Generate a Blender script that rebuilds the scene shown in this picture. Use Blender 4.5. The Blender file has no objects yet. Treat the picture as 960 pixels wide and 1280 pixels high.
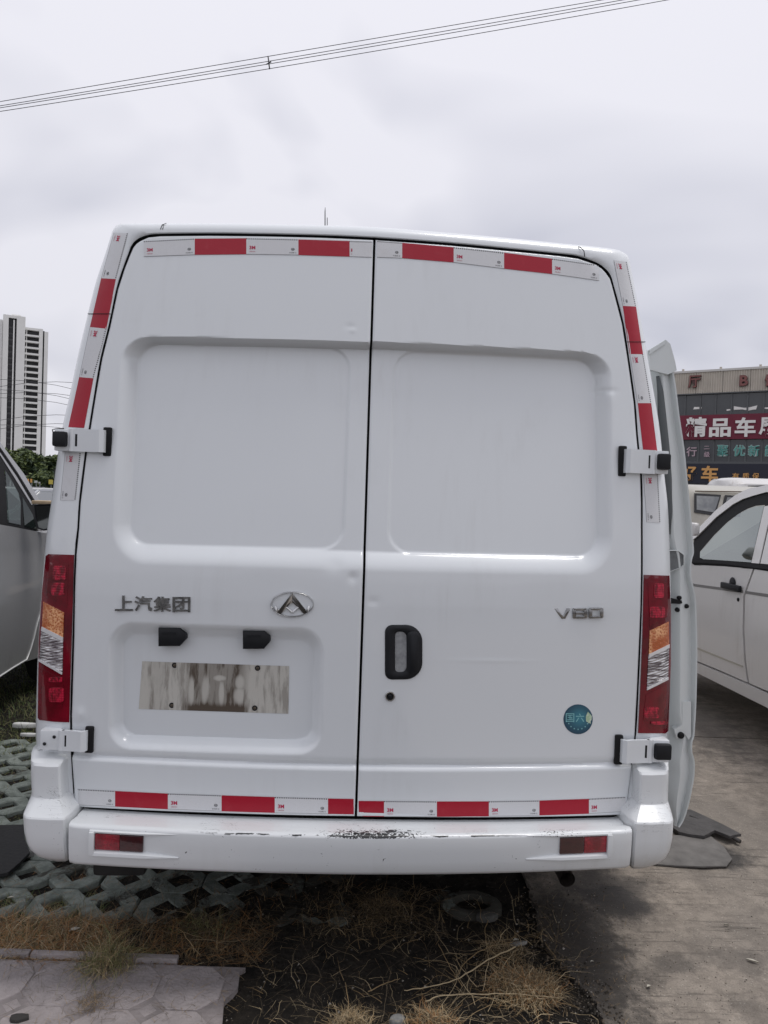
import bpy, bmesh, math, random
import numpy as np
from mathutils import Vector, Matrix
from mathutils.bvhtree import BVHTree
from mathutils.geometry import delaunay_2d_cdt, tessellate_polygon
R = math.radians
rnd = random.Random(7)
SC = bpy.context.scene
C = SC.collection

# ------------------------------------------------------------------ camera
FPX = 900.0
CAM = Vector((0, 0, 1.55))
pitch, roll = math.atan(20 / FPX), R(2.0)
F = Vector((0, math.cos(pitch), -math.sin(pitch)))
R0 = Vector((1, 0, 0)); U0 = R0.cross(F)
RT = R0 * math.cos(roll) + U0 * math.sin(roll)
UP = U0 * math.cos(roll) - R0 * math.sin(roll)
cd = bpy.data.cameras.new('camera'); cam = bpy.data.objects.new('camera', cd); C.objects.link(cam)
cd.sensor_fit = 'VERTICAL'; cd.sensor_height = 36.0; cd.lens = 36.0 * FPX / 1280.0
cd.clip_start = 0.05; cd.clip_end = 3000
m = Matrix((RT, UP, -F)).transposed().to_4x4(); m.translation = CAM
cam.matrix_world = m
SC.camera = cam

# ------------------------------------------------------------------ world and sun
W = bpy.data.worlds.new('World'); SC.world = W; W.use_nodes = True
SUN_EL, SUN_AZ = R(72), R(80)
def world():
    nt = W.node_tree; N = nt.nodes; L = nt.links
    N.clear()
    out = N.new('ShaderNodeOutputWorld'); bg = N.new('ShaderNodeBackground'); bg.inputs[1].default_value = 0.1
    sky = N.new('ShaderNodeTexSky'); sky.sky_type = 'NISHITA'; sky.sun_disc = False
    sky.sun_elevation = SUN_EL; sky.sun_rotation = SUN_AZ
    tc = N.new('ShaderNodeTexCoord')
    sep = N.new('ShaderNodeSeparateXYZ'); L.new(tc.outputs['Generated'], sep.inputs[0])
    # project the direction on a cloud layer so that clouds flatten towards the horizon
    zz = N.new('ShaderNodeMath'); zz.operation = 'MAXIMUM'; L.new(sep.outputs[2], zz.inputs[0]); zz.inputs[1].default_value = 0.0
    za = N.new('ShaderNodeMath'); za.operation = 'ADD'; L.new(zz.outputs[0], za.inputs[0]); za.inputs[1].default_value = 0.32
    dv = N.new('ShaderNodeVectorMath'); dv.operation = 'DIVIDE'
    L.new(tc.outputs['Generated'], dv.inputs[0])
    cb = N.new('ShaderNodeCombineXYZ')
    for i in range(3): L.new(za.outputs[0], cb.inputs[i])
    L.new(cb.outputs[0], dv.inputs[1])
    n1 = N.new('ShaderNodeTexNoise'); n1.inputs['Scale'].default_value = 1.15; n1.inputs['Detail'].default_value = 3.5; n1.inputs['Roughness'].default_value = 0.52
    n1.inputs['Distortion'].default_value = 0.5
    mp = N.new('ShaderNodeMapping'); mp.inputs['Location'].default_value = (2.34, 9.96, 2.35)
    L.new(dv.outputs[0], mp.inputs[0]); L.new(mp.outputs[0], n1.inputs['Vector'])
    cr = N.new('ShaderNodeValToRGB')
    e = cr.color_ramp.elements
    e[0].position = 0.30; e[0].color = (0.52, 0.53, 0.61, 1)
    e[1].position = 0.52; e[1].color = (0.79, 0.785, 0.845, 1)
    L.new(n1.outputs['Fac'], cr.inputs[0])
    sc = N.new('ShaderNodeVectorMath'); sc.operation = 'SCALE'
    gz = N.new('ShaderNodeMapRange'); gz.inputs[1].default_value = 0.0; gz.inputs[2].default_value = 1.0; gz.inputs[3].default_value = 9.2; gz.inputs[4].default_value = 11.6
    L.new(sep.outputs[2], gz.inputs[0]); L.new(gz.outputs[0], sc.inputs['Scale'])
    L.new(cr.outputs[0], sc.inputs[0])
    mx = N.new('ShaderNodeMix'); mx.data_type = 'RGBA'; mx.inputs[0].default_value = 0.95
    L.new(sky.outputs[0], mx.inputs[6]); L.new(sc.outputs[0], mx.inputs[7])
    L.new(mx.outputs[2], bg.inputs[0]); L.new(bg.outputs[0], out.inputs[0])
world()
sd = bpy.data.lights.new('sun', 'SUN'); sd.energy = 1.5; sd.angle = R(22); sd.color = (1, 0.97, 0.93)
sun = bpy.data.objects.new('sun', sd); C.objects.link(sun)
dir_to = Vector((math.sin(SUN_AZ) * math.cos(SUN_EL), math.cos(SUN_AZ) * math.cos(SUN_EL), math.sin(SUN_EL)))
sun.rotation_euler = dir_to.to_track_quat('Z', 'Y').to_euler()
SC.view_settings.view_transform = 'Standard'; SC.view_settings.look = 'None'
SC.view_settings.exposure = 0.10; SC.view_settings.gamma = 1.0

# ------------------------------------------------------------------ tools
def ray(px, py):
    d = F + RT * ((px - 480) / FPX) - UP * ((py - 640) / FPX)
    return CAM.copy(), d
def at_depth(px, py, D):
    o, d = ray(px, py); return o + d * (D / d.y)
def ground(px, py, z=0.0):
    o, d = ray(px, py); return o + d * ((z - o.z) / d.z)

def node_mat(name): 
    M = bpy.data.materials.new(name); M.use_nodes = True
    nt = M.node_tree; b = nt.nodes['Principled BSDF']
    return M, nt, b
def setp(b, **k):
    for a, v in k.items():
        a = {'rough': 'Roughness', 'metal': 'Metallic', 'coat': 'Coat Weight', 'coatr': 'Coat Roughness', 'spec': 'Specular IOR Level',
             'trans': 'Transmission Weight', 'ior': 'IOR', 'alpha': 'Alpha', 'sheen': 'Sheen Weight'}[a]
        b.inputs[a].default_value = v
def mat(name, col, rough=0.5, metal=0.0, var=0.0, scale=6.0, bump=0.0, bscale=60.0, stretch=(1, 1, 1), col2=None, lo=0.35, hi=0.65, **k):
    M, nt, b = node_mat(name)
    b.inputs['Base Color'].default_value = (*col, 1)
    setp(b, rough=rough, metal=metal, **k)
    N, L = nt.nodes, nt.links
    if var or col2 or bump:
        tc = N.new('ShaderNodeTexCoord'); mp = N.new('ShaderNodeMapping'); mp.inputs['Scale'].default_value = stretch
        L.new(tc.outputs['Object'], mp.inputs[0])
    if var or col2:
        n = N.new('ShaderNodeTexNoise'); n.inputs['Scale'].default_value = scale; n.inputs['Detail'].default_value = 6; n.inputs['Roughness'].default_value = 0.6
        L.new(mp.outputs[0], n.inputs['Vector'])
        cr = N.new('ShaderNodeValToRGB'); e = cr.color_ramp.elements
        e[0].position = lo; e[1].position = hi
        c2 = col2 or tuple(c * (1 - var) for c in col)
        e[0].color = (*c2, 1); e[1].color = (*col, 1)
        L.new(n.outputs['Fac'], cr.inputs[0]); L.new(cr.outputs[0], b.inputs['Base Color'])
    if bump:
        n2 = N.new('ShaderNodeTexNoise'); n2.inputs['Scale'].default_value = bscale; n2.inputs['Detail'].default_value = 5
        L.new(mp.outputs[0], n2.inputs['Vector'])
        bp = N.new('ShaderNodeBump'); bp.inputs['Strength'].default_value = bump; bp.inputs['Distance'].default_value = 0.01
        L.new(n2.outputs['Fac'], bp.inputs['Height']); L.new(bp.outputs[0], b.inputs['Normal'])
    return M
class NT:
    """small expression helper for shader maths"""
    def __init__(s, nt): s.nt = nt; s.N = nt.nodes; s.L = nt.links
    def put(s, sock, v):
        if isinstance(v, (int, float)): sock.default_value = v
        elif isinstance(v, tuple):
            sock.default_value = v if len(v) == len(sock.default_value) else (*v, 1)
        else: s.L.new(v, sock)
    def m(s, op, a, b=0.0, c=None):
        n = s.N.new('ShaderNodeMath'); n.operation = op; s.put(n.inputs[0], a); s.put(n.inputs[1], b)
        if c is not None: s.put(n.inputs[2], c)
        return n.outputs[0]
    def coord(s, which='Object', scale=(1, 1, 1), loc=(0, 0, 0)):
        tc = s.N.new('ShaderNodeTexCoord'); mp = s.N.new('ShaderNodeMapping'); mp.inputs['Scale'].default_value = scale; mp.inputs['Location'].default_value = loc
        s.L.new(tc.outputs[which], mp.inputs[0]); return mp.outputs[0]
    def xyz(s, v):
        n = s.N.new('ShaderNodeSeparateXYZ'); s.L.new(v, n.inputs[0]); return n.outputs
    def noise(s, v, scale, detail=4, rough=0.55, dist=0.0):
        n = s.N.new('ShaderNodeTexNoise'); n.inputs['Scale'].default_value = scale; n.inputs['Detail'].default_value = detail
        n.inputs['Roughness'].default_value = rough; n.inputs['Distortion'].default_value = dist; s.L.new(v, n.inputs['Vector']); return n.outputs['Fac']
    def vor(s, v, scale, feat='F1', out='Distance'):
        n = s.N.new('ShaderNodeTexVoronoi'); n.feature = feat; n.inputs['Scale'].default_value = scale; s.L.new(v, n.inputs['Vector']); return n.outputs[out]
    def ss(s, v, lo, hi):      # smoothstep
        n = s.N.new('ShaderNodeMapRange'); n.interpolation_type = 'SMOOTHSTEP'; s.put(n.inputs[0], v); n.inputs[1].default_value = lo; n.inputs[2].default_value = hi
        return n.outputs[0]
    def mix(s, f, a, b):
        n = s.N.new('ShaderNodeMix'); n.data_type = 'RGBA'; s.put(n.inputs[0], f); s.put(n.inputs[6], a); s.put(n.inputs[7], b); return n.outputs[2]
    def bump(s, h, strength=0.3, dist=0.01):
        n = s.N.new('ShaderNodeBump'); n.inputs['Strength'].default_value = strength; n.inputs['Distance'].default_value = dist; s.L.new(h, n.inputs['Height']); return n.outputs[0]

def link(o, parent=None):
    C.objects.link(o)
    if parent is not None: o.parent = parent
    return o
def mesh_obj(name, verts, faces, mats=None, parent=None, smooth=False, fm=None, uvs=None, sharp=None):
    me = bpy.data.meshes.new(name)
    me.from_pydata([tuple(v) for v in verts], [], [tuple(f) for f in faces])
    if mats is not None:
        for mm in (mats if isinstance(mats, (list, tuple)) else [mats]): me.materials.append(mm)
    if fm is not None: me.polygons.foreach_set('material_index', fm)
    if smooth: me.polygons.foreach_set('use_smooth', [True] * len(me.polygons))
    if uvs is not None:
        ul = me.uv_layers.new(name='UVMap'); li = [0] * len(me.loops); me.loops.foreach_get('vertex_index', li)
        ul.data.foreach_set('uv', [c for i in li for c in uvs[i]])
    me.update()
    if sharp: me.set_sharp_from_angle(angle=R(sharp))
    return link(bpy.data.objects.new(name, me), parent)
class MB:
    """collects shapes for ONE mesh object"""
    def __init__(s): s.v = []; s.f = []; s.m = []
    def add(s, verts, faces, mi=0):
        k = len(s.v); s.v += [Vector(v) for v in verts]; s.f += [tuple(i + k for i in f) for f in faces]; s.m += [mi] * len(faces); return s
    def box(s, lo, hi, mi=0, M=None, bev=0.0):
        (a, b, c), (d, e, f) = lo, hi
        if bev:
            bm = bmesh.new(); bmesh.ops.create_cube(bm, size=1)
            for v in bm.verts: v.co = Vector(((a + d) / 2 + v.co.x * (d - a), (b + e) / 2 + v.co.y * (e - b), (c + f) / 2 + v.co.z * (f - c)))
            bmesh.ops.bevel(bm, geom=bm.edges[:], offset=bev, segments=2, profile=0.6, affect='EDGES')
            vs = [v.co.copy() for v in bm.verts]; fs = [[v.index for v in q.verts] for q in bm.faces]; bm.free()
        else:
            vs = [Vector(p) for p in ((a, b, c), (d, b, c), (d, e, c), (a, e, c), (a, b, f), (d, b, f), (d, e, f), (a, e, f))]
            fs = [(0, 3, 2, 1), (4, 5, 6, 7), (0, 1, 5, 4), (1, 2, 6, 5), (2, 3, 7, 6), (3, 0, 4, 7)]
        if M is not None: vs = [M @ v for v in vs]
        return s.add(vs, fs, mi)
    def prism(s, pts, z0, z1, mi=0, M=None, bev=0.0):
        """pts: 2-D outline ccw; z0 bottom, z1 top"""
        n = len(pts)
        if bev:
            cx = sum(p[0] for p in pts) / n; cy = sum(p[1] for p in pts) / n
            def ins(d):
                o = []
                for i in range(n):
                    a, b, c = Vector(pts[i - 1]), Vector(pts[i]), Vector(pts[(i + 1) % n])
                    t1 = (b - a).normalized(); t2 = (c - b).normalized(); nn = Vector((-(t1.y + t2.y), t1.x + t2.x))
                    nn = nn.normalized() if nn.length > 1e-6 else Vector((0, 0)); o.append((b.x + nn.x * d, b.y + nn.y * d))
                return o
            rings = [(pts, z0), (pts, z1 - bev), (ins(bev * 0.35), z1 - bev * 0.3), (ins(bev), z1)]
        else: rings = [(pts, z0), (pts, z1)]
        vs = [Vector((p[0], p[1], z)) for q, z in rings for p in q]; fs = []
        for k in range(len(rings) - 1):
            for i in range(n): fs.append((k * n + i, k * n + (i + 1) % n, (k + 1) * n + (i + 1) % n, (k + 1) * n + i))
        fs.append(tuple((len(rings) - 1) * n + i for i in range(n))); fs.append(tuple(reversed(range(n))))
        if M is not None: vs = [M @ v for v in vs]
        return s.add(vs, fs, mi)
    def tube(s, pts, r, n=8, mi=0, caps=True):
        pts = [Vector(p) for p in pts]; rs = r if isinstance(r, (list, tuple)) else [r] * len(pts)
        vs = []; fs = []; up = None
        for i, p in enumerate(pts):
            t = (pts[min(i + 1, len(pts) - 1)] - pts[max(i - 1, 0)]).normalized()
            if up is None:
                up = t.orthogonal().normalized()
            up = (up - t * up.dot(t)).normalized(); w = t.cross(up)
            for k in range(n):
                a = 2 * math.pi * k / n; vs.append(p + (up * math.cos(a) + w * math.sin(a)) * rs[i])
        for i in range(len(pts) - 1):
            for k in range(n): fs.append((i * n + k, i * n + (k + 1) % n, (i + 1) * n + (k + 1) % n, (i + 1) * n + k))
        if caps: fs.append(tuple(reversed(range(n)))); fs.append(tuple((len(pts) - 1) * n + k for k in range(n)))
        return s.add(vs, fs, mi)
    def lathe(s, prof, n=32, mi=0, M=None, closed=False):
        """prof: (r, z) pairs about local Z"""
        vs = []; fs = []
        for r, z in prof:
            for k in range(n):
                a = 2 * math.pi * k / n; vs.append(Vector((r * math.cos(a), r * math.sin(a), z)))
        for i in range(len(prof) - 1):
            for k in range(n): fs.append((i * n + k, i * n + (k + 1) % n, (i + 1) * n + (k + 1) % n, (i + 1) * n + k))
        if M is not None: vs = [M @ v for v in vs]
        return s.add(vs, fs, mi)
    def loft(s, rings, mi=0, closed=True, caps=False):
        n = len(rings[0]); vs = [Vector(p) for q in rings for p in q]; fs = []
        for i in range(len(rings) - 1):
            for k in range(n if closed else n - 1): fs.append((i * n + k, i * n + (k + 1) % n, (i + 1) * n + (k + 1) % n, (i + 1) * n + k))
        if caps: fs.append(tuple(reversed(range(n)))); fs.append(tuple((len(rings) - 1) * n + k for k in range(n)))
        return s.add(vs, fs, mi)
    def obj(s, name, mats, parent=None, smooth=False, sharp=None):
        return mesh_obj(name, s.v, s.f, mats, parent, smooth or bool(sharp), s.m if isinstance(mats, (list, tuple)) else None, sharp=sharp)
def tag(o, label=None, cat=None, group=None, kind=None):
    if label: o['label'] = label
    if cat: o['category'] = cat
    if group: o['group'] = group
    if kind: o['kind'] = kind
    return o
def empty(name, loc=(0, 0, 0), rz=0.0):
    o = bpy.data.objects.new(name, None); o.empty_display_size = 0.2; o.location = loc; o.rotation_euler = (0, 0, rz); return link(o)
def panel(outline, lift, spacing=None, depth=0.0, nrm=None, hole=None):
    """2-D outline triangulated (with inner points) and lifted to 3-D; depth gives it a rim and a back along nrm"""
    pts = [Vector(p) for p in outline]; n = len(pts)
    vs = pts[:]
    if spacing:
        x0, x1 = min(p.x for p in pts), max(p.x for p in pts); y0, y1 = min(p.y for p in pts), max(p.y for p in pts)
        x = x0 + spacing * .5
        while x < x1:
            y = y0 + spacing * .5
            while y < y1:
                ins = False; j = n - 1; dm = 1e9
                for i in range(n):
                    a, b = pts[i], pts[j]
                    if (a.y > y) != (b.y > y) and x < (b.x - a.x) * (y - a.y) / (b.y - a.y) + a.x: ins = not ins
                    e = b - a; t = max(0, min(1, ((x - a.x) * e.x + (y - a.y) * e.y) / max(e.length_squared, 1e-12)))
                    dm = min(dm, math.hypot(a.x + e.x * t - x, a.y + e.y * t - y)); j = i
                if ins and dm > spacing * .35: vs.append(Vector((x, y)))
                y += spacing
            x += spacing
    ed = [(i, (i + 1) % n) for i in range(n)]
    if hole:
        k = len(vs); vs = vs + [Vector(p) for p in hole]; nh = len(hole); ed += [(k + i, k + (i + 1) % nh) for i in range(nh)]
    r = delaunay_2d_cdt(vs, ed, [list(range(n))], 1, 1e-6)
    v2, f2 = r[0], r[2]
    if hole:
        def inh(x, y):
            c = False; j = nh - 1
            for i in range(nh):
                (ax, ay), (bx, by) = hole[i][:2], hole[j][:2]
                if (ay > y) != (by > y) and x < (bx - ax) * (y - ay) / (by - ay) + ax: c = not c
                j = i
            return c
        f2 = [f for f in f2 if not inh(sum(v2[i].x for i in f) / len(f), sum(v2[i].y for i in f) / len(f))]
    P = [Vector(lift(v.x, v.y)) for v in v2]; Fs = [tuple(f) for f in f2]
    if depth:
        nv = Vector(nrm); k = len(P)
        rim = []
        for i in range(n):
            a = Vector(lift(pts[i].x, pts[i].y)); rim += [a, a + nv * depth]
        P = P + rim
        for i in range(n):
            j = (i + 1) % n; Fs.append((k + 2 * i, k + 2 * i + 1, k + 2 * j + 1, k + 2 * j))
    return P, Fs
TXT = {}
def glyphs(s, size=1.0, bold=0.0, extrude=0.0):
    """text turned into a centred mesh: list of verts (x right, y up, z out), faces"""
    key = (s, size, bold, extrude)
    if key in TXT: return TXT[key]
    cu = bpy.data.curves.new('lettering', 'FONT'); cu.body = s; cu.size = size; cu.offset = bold; cu.extrude = extrude
    cu.align_x = 'CENTER'; cu.align_y = 'CENTER'; cu.resolution_u = 3
    ob = bpy.data.objects.new('lettering', cu); C.objects.link(ob)
    dg = bpy.context.evaluated_depsgraph_get(); me = bpy.data.meshes.new_from_object(ob.evaluated_get(dg))
    vs = [v.co.copy() for v in me.vertices]; fs = [tuple(p.vertices) for p in me.polygons]
    bpy.data.objects.remove(ob); bpy.data.curves.remove(cu); bpy.data.meshes.remove(me)
    if vs:
        x0, x1 = min(v.x for v in vs), max(v.x for v in vs); y0, y1 = min(v.y for v in vs), max(v.y for v in vs)
        for v in vs: v.x -= (x0 + x1) / 2; v.y -= (y0 + y1) / 2
        TXT[key] = (vs, fs, x1 - x0, y1 - y0)
    else: TXT[key] = ([], [], 1, 1)
    return TXT[key]
def blades(mb, n, where, length, width, lean=0.8, mis=(0,), curl=0.5, zoff=0.0, clump=None, jit=.3, k=4):
    for _ in range(n):
        x, y, z = where(); l = length * rnd.uniform(.4, 1.2); a = rnd.uniform(0, 6.283)
        if clump: a = math.atan2(y - clump[1], x - clump[0]) + rnd.gauss(0, .7)
        ln = min(1.5, abs(rnd.gauss(lean, .35)))
        p = Vector((x, y, z + zoff)); d = Vector((math.cos(a) * math.sin(ln), math.sin(a) * math.sin(ln), math.cos(ln)))
        w = Vector((-math.sin(a), math.cos(a), rnd.uniform(-.4, .4))) * width * rnd.uniform(.6, 1.3)
        P = []
        for i in range(k):
            t = i / (k - 1); P += [p + w * (1 - t * .8), p - w * (1 - t * .8)]
            p = p + d * (l / (k - 1)); d = (d + Vector((rnd.uniform(-jit, jit), rnd.uniform(-jit, jit), -curl * rnd.uniform(.3, 1)))).normalized()
            if p.z < 0.004 + z: p.z = 0.004 + z
        mb.add(P, [(2 * i, 2 * i + 1, 2 * i + 3, 2 * i + 2) for i in range(k - 1)], rnd.choice(mis))

# ------------------------------------------------------------------ materials
def paint_mat(name, base, dirt=(0.42, 0.40, 0.36), amount=0.25, chips=None, coat=0.5, flake=False):
    M, nt, b = node_mat(name); t = NT(nt)
    v = t.coord('Object')
    big = t.noise(v, 1.7, 5, 0.6, 0.6)
    streak = t.noise(t.coord('Object', (9, 9, 0.7)), 3.0, 5, 0.6)
    f = t.m('MULTIPLY', t.m('MULTIPLY', t.ss(big, 0.45, 0.72), t.ss(streak, 0.42, 0.75)), amount)
    speck = t.ss(t.noise(v, 95, 3, 0.7), 0.70, 0.78)
    f = t.m('MINIMUM', t.m('ADD', f, t.m('MULTIPLY', speck, amount * .5)), 1.0)
    col = t.mix(f, base, dirt)
    rough = 0.32
    if chips is not None:
        g = chips(t, v)
        col = t.mix(g, col, (0.012, 0.012, 0.013))
    t.L.new(col, b.inputs['Base Color'])
    t.put(b.inputs['Roughness'], t.m('ADD', t.m('MULTIPLY', big, 0.15), 0.24))
    setp(b, coat=coat, coatr=0.06, spec=0.5)
    if flake: setp(b, metal=0.55)
    h = t.m('ADD', t.m('MULTIPLY', t.noise(v, 1.3, 2, 0.4), 1.0), t.m('MULTIPLY', t.noise(v, 240, 1, 0.4), 0.004))
    t.L.new(t.bump(h, 0.35, 0.012), b.inputs['Normal'])
    t.L.new(t.bump(h, 0.35, 0.012), b.inputs['Coat Normal'])
    return M
M_PAINT = paint_mat('white_van_paint', (0.695, 0.722, 0.742), (0.38, 0.37, 0.35), 0.22, coat=0.75)
def bumper_chips(t, v):
    x, y, z = t.xyz(v)
    # flaked paint: thin wandering cracks and small flakes, thick near the top lip and around the middle
    yl = t.m('SUBTRACT', y, t.m('MULTIPLY', t.m('MULTIPLY', x, x), 0.0692))      # distance in from the front face
    top = t.ss(z, ZLIP - .010, ZLIP - .004)
    mid = t.m('MAXIMUM', t.ss(t.m('ABSOLUTE', t.m('SUBTRACT', x, 0.06)), 0.24, 0.04), t.m('MULTIPLY', t.ss(t.m('ABSOLUTE', t.m('SUBTRACT', x, 0.64)), 0.13, 0.02), 0.5))
    near = t.ss(yl, 0.095, 0.01)
    wob = t.noise(v, 18, 3, .6)
    dens = t.m('MULTIPLY', t.m('MULTIPLY', mid, near), top)
    cells = t.noise(v, 58, 4, 0.66, 2.0)
    flake = t.ss(t.m('ADD', cells, t.m('MULTIPLY', dens, 0.25)), 0.70, 0.712)
    sparse = t.ss(t.m('ADD', t.noise(v, 48, 4, 0.72, 3.0), t.m('MULTIPLY', top, 0.01)), 0.728, 0.737)
    line = t.m('MULTIPLY', t.ss(t.m('ABSOLUTE', t.m('SUBTRACT', yl, t.m('ADD', .004, t.m('MULTIPLY', t.m('SUBTRACT', wob, .5), .010)))), 0.0024, 0.0012), top)
    line = t.m('MULTIPLY', line, t.m('MULTIPLY', t.ss(t.m('ABSOLUTE', t.m('SUBTRACT', x, .02)), .55, .35), t.ss(t.noise(v, 11, 4, .7), .46, .50)))
    hair = t.m('MULTIPLY', t.ss(t.m('ABSOLUTE', t.m('SUBTRACT', t.noise(t.coord('Object', (1, 5, 5)), 9, 3, .6, 1.5), .5)), 0.006, 0.003), t.m('MULTIPLY', t.ss(t.noise(v, 7, 2), .54, .60), top))
    return t.m('MAXIMUM', t.m('MAXIMUM', t.m('MAXIMUM', flake, sparse), line), t.m('MULTIPLY', hair, .7))
ZLIP = 0.520
M_BUMPER = paint_mat('chipped_white_bumper_paint', (0.66, 0.68, 0.69), amount=0.35, chips=bumper_chips, coat=0.3)
M_DOORIN = paint_mat('pale_door_edge_paint', (0.62, 0.65, 0.65), amount=0.55, coat=0.3)
M_BLACK = mat('black_rubber', (0.008, 0.008, 0.009), 0.7, spec=.25, bump=0.15, bscale=90)
M_BLKPL = mat('black_plastic', (0.010, 0.011, 0.014), 0.5, spec=.3, var=0.3, scale=14, bump=0.06, bscale=300)
M_DARK = mat('dark_underbody', (0.02, 0.019, 0.018), 0.85, var=0.5, scale=9)
M_CHROME = mat('dull_chrome', (0.42, 0.42, 0.42), 0.2, 1.0, var=0.55, scale=45)
M_CHROMEB = mat('bright_chrome', (0.68, 0.68, 0.68), 0.18, 1.0, var=0.35, scale=30)
M_SCREW = mat('rusty_screw', (0.10, 0.08, 0.06), 0.6, 0.6)
M_TYRE = mat('tyre_rubber', (0.018, 0.018, 0.018), 0.85, bump=0.3, bscale=40)
M_RIM = mat('steel_rim', (0.32, 0.32, 0.33), 0.45, 0.7)
def tape_mat(name, col, white):
    M, nt, b = node_mat(name); t = NT(nt)
    u, v_, _ = t.xyz(t.coord('UV'))
    o = t.coord('Object')
    cell = t.vor(o, 330, 'DISTANCE_TO_EDGE')
    wear = t.noise(o, 14, 5, 0.65, 1.0)
    c = t.mix(t.m('MULTIPLY', t.ss(cell, 0.12, 0.03), 0.22), col, tuple(k * .55 for k in col))
    c = t.mix(t.m('MULTIPLY', t.ss(wear, 0.5, 0.75), 0.16), c, (0.5, 0.46, 0.43) if white else (0.45, 0.06, 0.08))
    if white:
        dash = t.m('MULTIPLY', t.ss(v_, 0.925, 0.935), t.m('LESS_THAN', t.m('FRACT', t.m('MULTIPLY', u, 24.0)), 0.58))
        low = t.m('MULTIPLY', t.ss(v_, 0.03, 0.012), 0.75)
        c = t.mix(t.m('MAXIMUM', dash, low), c, (0.06, 0.06, 0.065))
    t.L.new(c, b.inputs['Base Color']); setp(b, rough=0.4, coat=0.12, coatr=0.15, spec=.35)
    t.L.new(t.bump(wear, 0.12, 0.002), b.inputs['Normal'])
    return M
M_TWHITE = tape_mat('white_reflective_tape', (0.66, 0.665, 0.68), True)
M_TRED = tape_mat('red_reflective_tape', (0.37, 0.004, 0.022), False)
M_INKR = mat('red_print', (0.42, 0.01, 0.06), 0.5); M_INKB = mat('black_print', (0.03, 0.03, 0.035), 0.5)
def lens_mat(name, c1, c2, scale, glow, lines=None, metal=0.0):
    M, nt, b = node_mat(name); t = NT(nt); o = t.coord('Object')
    n = t.vor(o, scale, 'F1'); f = t.ss(n, 0.1, 0.75)
    big = t.noise(t.coord('Object', (1, 1, .6)), 16, 3, 0.5, 0.4)
    f = t.m('MULTIPLY', f, t.ss(big, 0.35, 0.62))
    c = t.mix(f, c1, c2); t.L.new(c, b.inputs['Base Color'])
    setp(b, rough=0.12, coat=1.0, coatr=0.03, metal=metal)
    t.L.new(t.bump(n, 0.35, 0.004), b.inputs['Normal'])
    return M
M_LRED = mat('dark_red_lens', (0.20, 0.002, 0.014), 0.12, coat=.9, coatr=0.02, spec=.3, col2=(0.085, 0.001, 0.006), scale=9)
M_LRED2_OLD = lens_mat('bright_red_reflector', (0.26, 0.004, 0.02), (0.68, 0.012, 0.055), 150, 0.1)
def refl_mat():
    M, nt, b = node_mat('ribbed_red_reflector'); t = NT(nt); o = t.coord('Object'); x, y, z = t.xyz(o)
    rib = t.m('ADD', .5, t.m('MULTIPLY', t.m('SINE', t.m('MULTIPLY', x, 1250.0)), .5)); hor = t.m('ADD', .5, t.m('MULTIPLY', t.m('SINE', t.m('MULTIPLY', z, 800.0)), .5))
    n = t.noise(t.coord('Object', (1, 1, .5)), 60, 3, .6, .5)
    f = t.m('MULTIPLY', t.ss(n, .36, .62), t.m('ADD', .45, t.m('MULTIPLY', t.m('MULTIPLY', rib, hor), .55)))
    c = t.mix(f, (.13, .002, .010), (.72, .012, .06)); t.L.new(c, b.inputs['Base Color']); setp(b, rough=.15, coat=.9, coatr=.02, spec=.3)
    t.L.new(t.bump(t.m('MULTIPLY', rib, hor), .3, .003), b.inputs['Normal']); return M
M_LRED2 = refl_mat()
M_LAMB = lens_mat('amber_lens', (0.42, 0.09, 0.015), (0.85, 0.45, 0.22), 140, 0.1)
def clear_lens():
    M, nt, b = node_mat('fluted_clear_lens'); t = NT(nt)
    o = t.coord('Object', (1, 1, 1)); x, y, z = t.xyz(o)
    w = t.noise(t.coord('Object', (10, 10, 90)), 2, 4, 0.7, 0.6)
    fl = t.m('SINE', t.m('MULTIPLY', t.m('ADD', z, t.m('MULTIPLY', x, -0.25)), 700.0))
    c = t.mix(t.ss(w, 0.42, 0.6), (0.11, 0.09, 0.10), (0.74, 0.73, 0.74)); t.L.new(c, b.inputs['Base Color'])
    setp(b, rough=0.12, coat=1.0, coatr=0.03, metal=0.35)
    t.L.new(t.bump(fl, 0.4, 0.003), b.inputs['Normal']); return M
M_LCLR = clear_lens()
M_REFL = lens_mat('bumper_reflector_red', (0.16, 0.004, 0.012), (0.40, 0.01, 0.03), 260, 0)
M_REFD = mat('bumper_lamp_dark', (0.055, 0.008, 0.010), 0.2, coat=1.0, col2=(0.03, .006, .008), scale=40)
# ------------------------------------------------------------------ the van
YAW = R(3.0); D0 = 2.15
van = empty('cargo_van', (-0.055, D0, 0), YAW)
tag(van, 'white high roof panel van seen from behind, closed twin rear doors edged with reflective tape', 'van')
MV = Matrix.Translation((-0.055, D0, 0)) @ Matrix.Rotation(YAW, 4, 'Z'); MVI = MV.inverted()
CL = MVI @ CAM
def vray(px, py):
    o, d = ray(px, py); return CL, (MVI.to_3x3() @ d).normalized()
def lean(z):
    t = max(0.0, z - 1.2); return 0.006 * (z - .6) + 0.11 * t ** 1.35 * 0.9
def surf(x, z): return 0.12 + lean(z) + 0.05 * (x / 0.85) ** 2
def on_surf(px, py, off=0.0):
    o, d = vray(px, py); y = 0.15
    for _ in range(12):
        p = o + d * ((y - o.y) / d.y); y = surf(p.x, p.z) + off
    return o + d * ((y - o.y) / d.y)
def vpix(px, py, y):          # pixel ray met with the van's own plane y = const
    o, d = vray(px, py); return o + d * ((y - o.y) / d.y)

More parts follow.
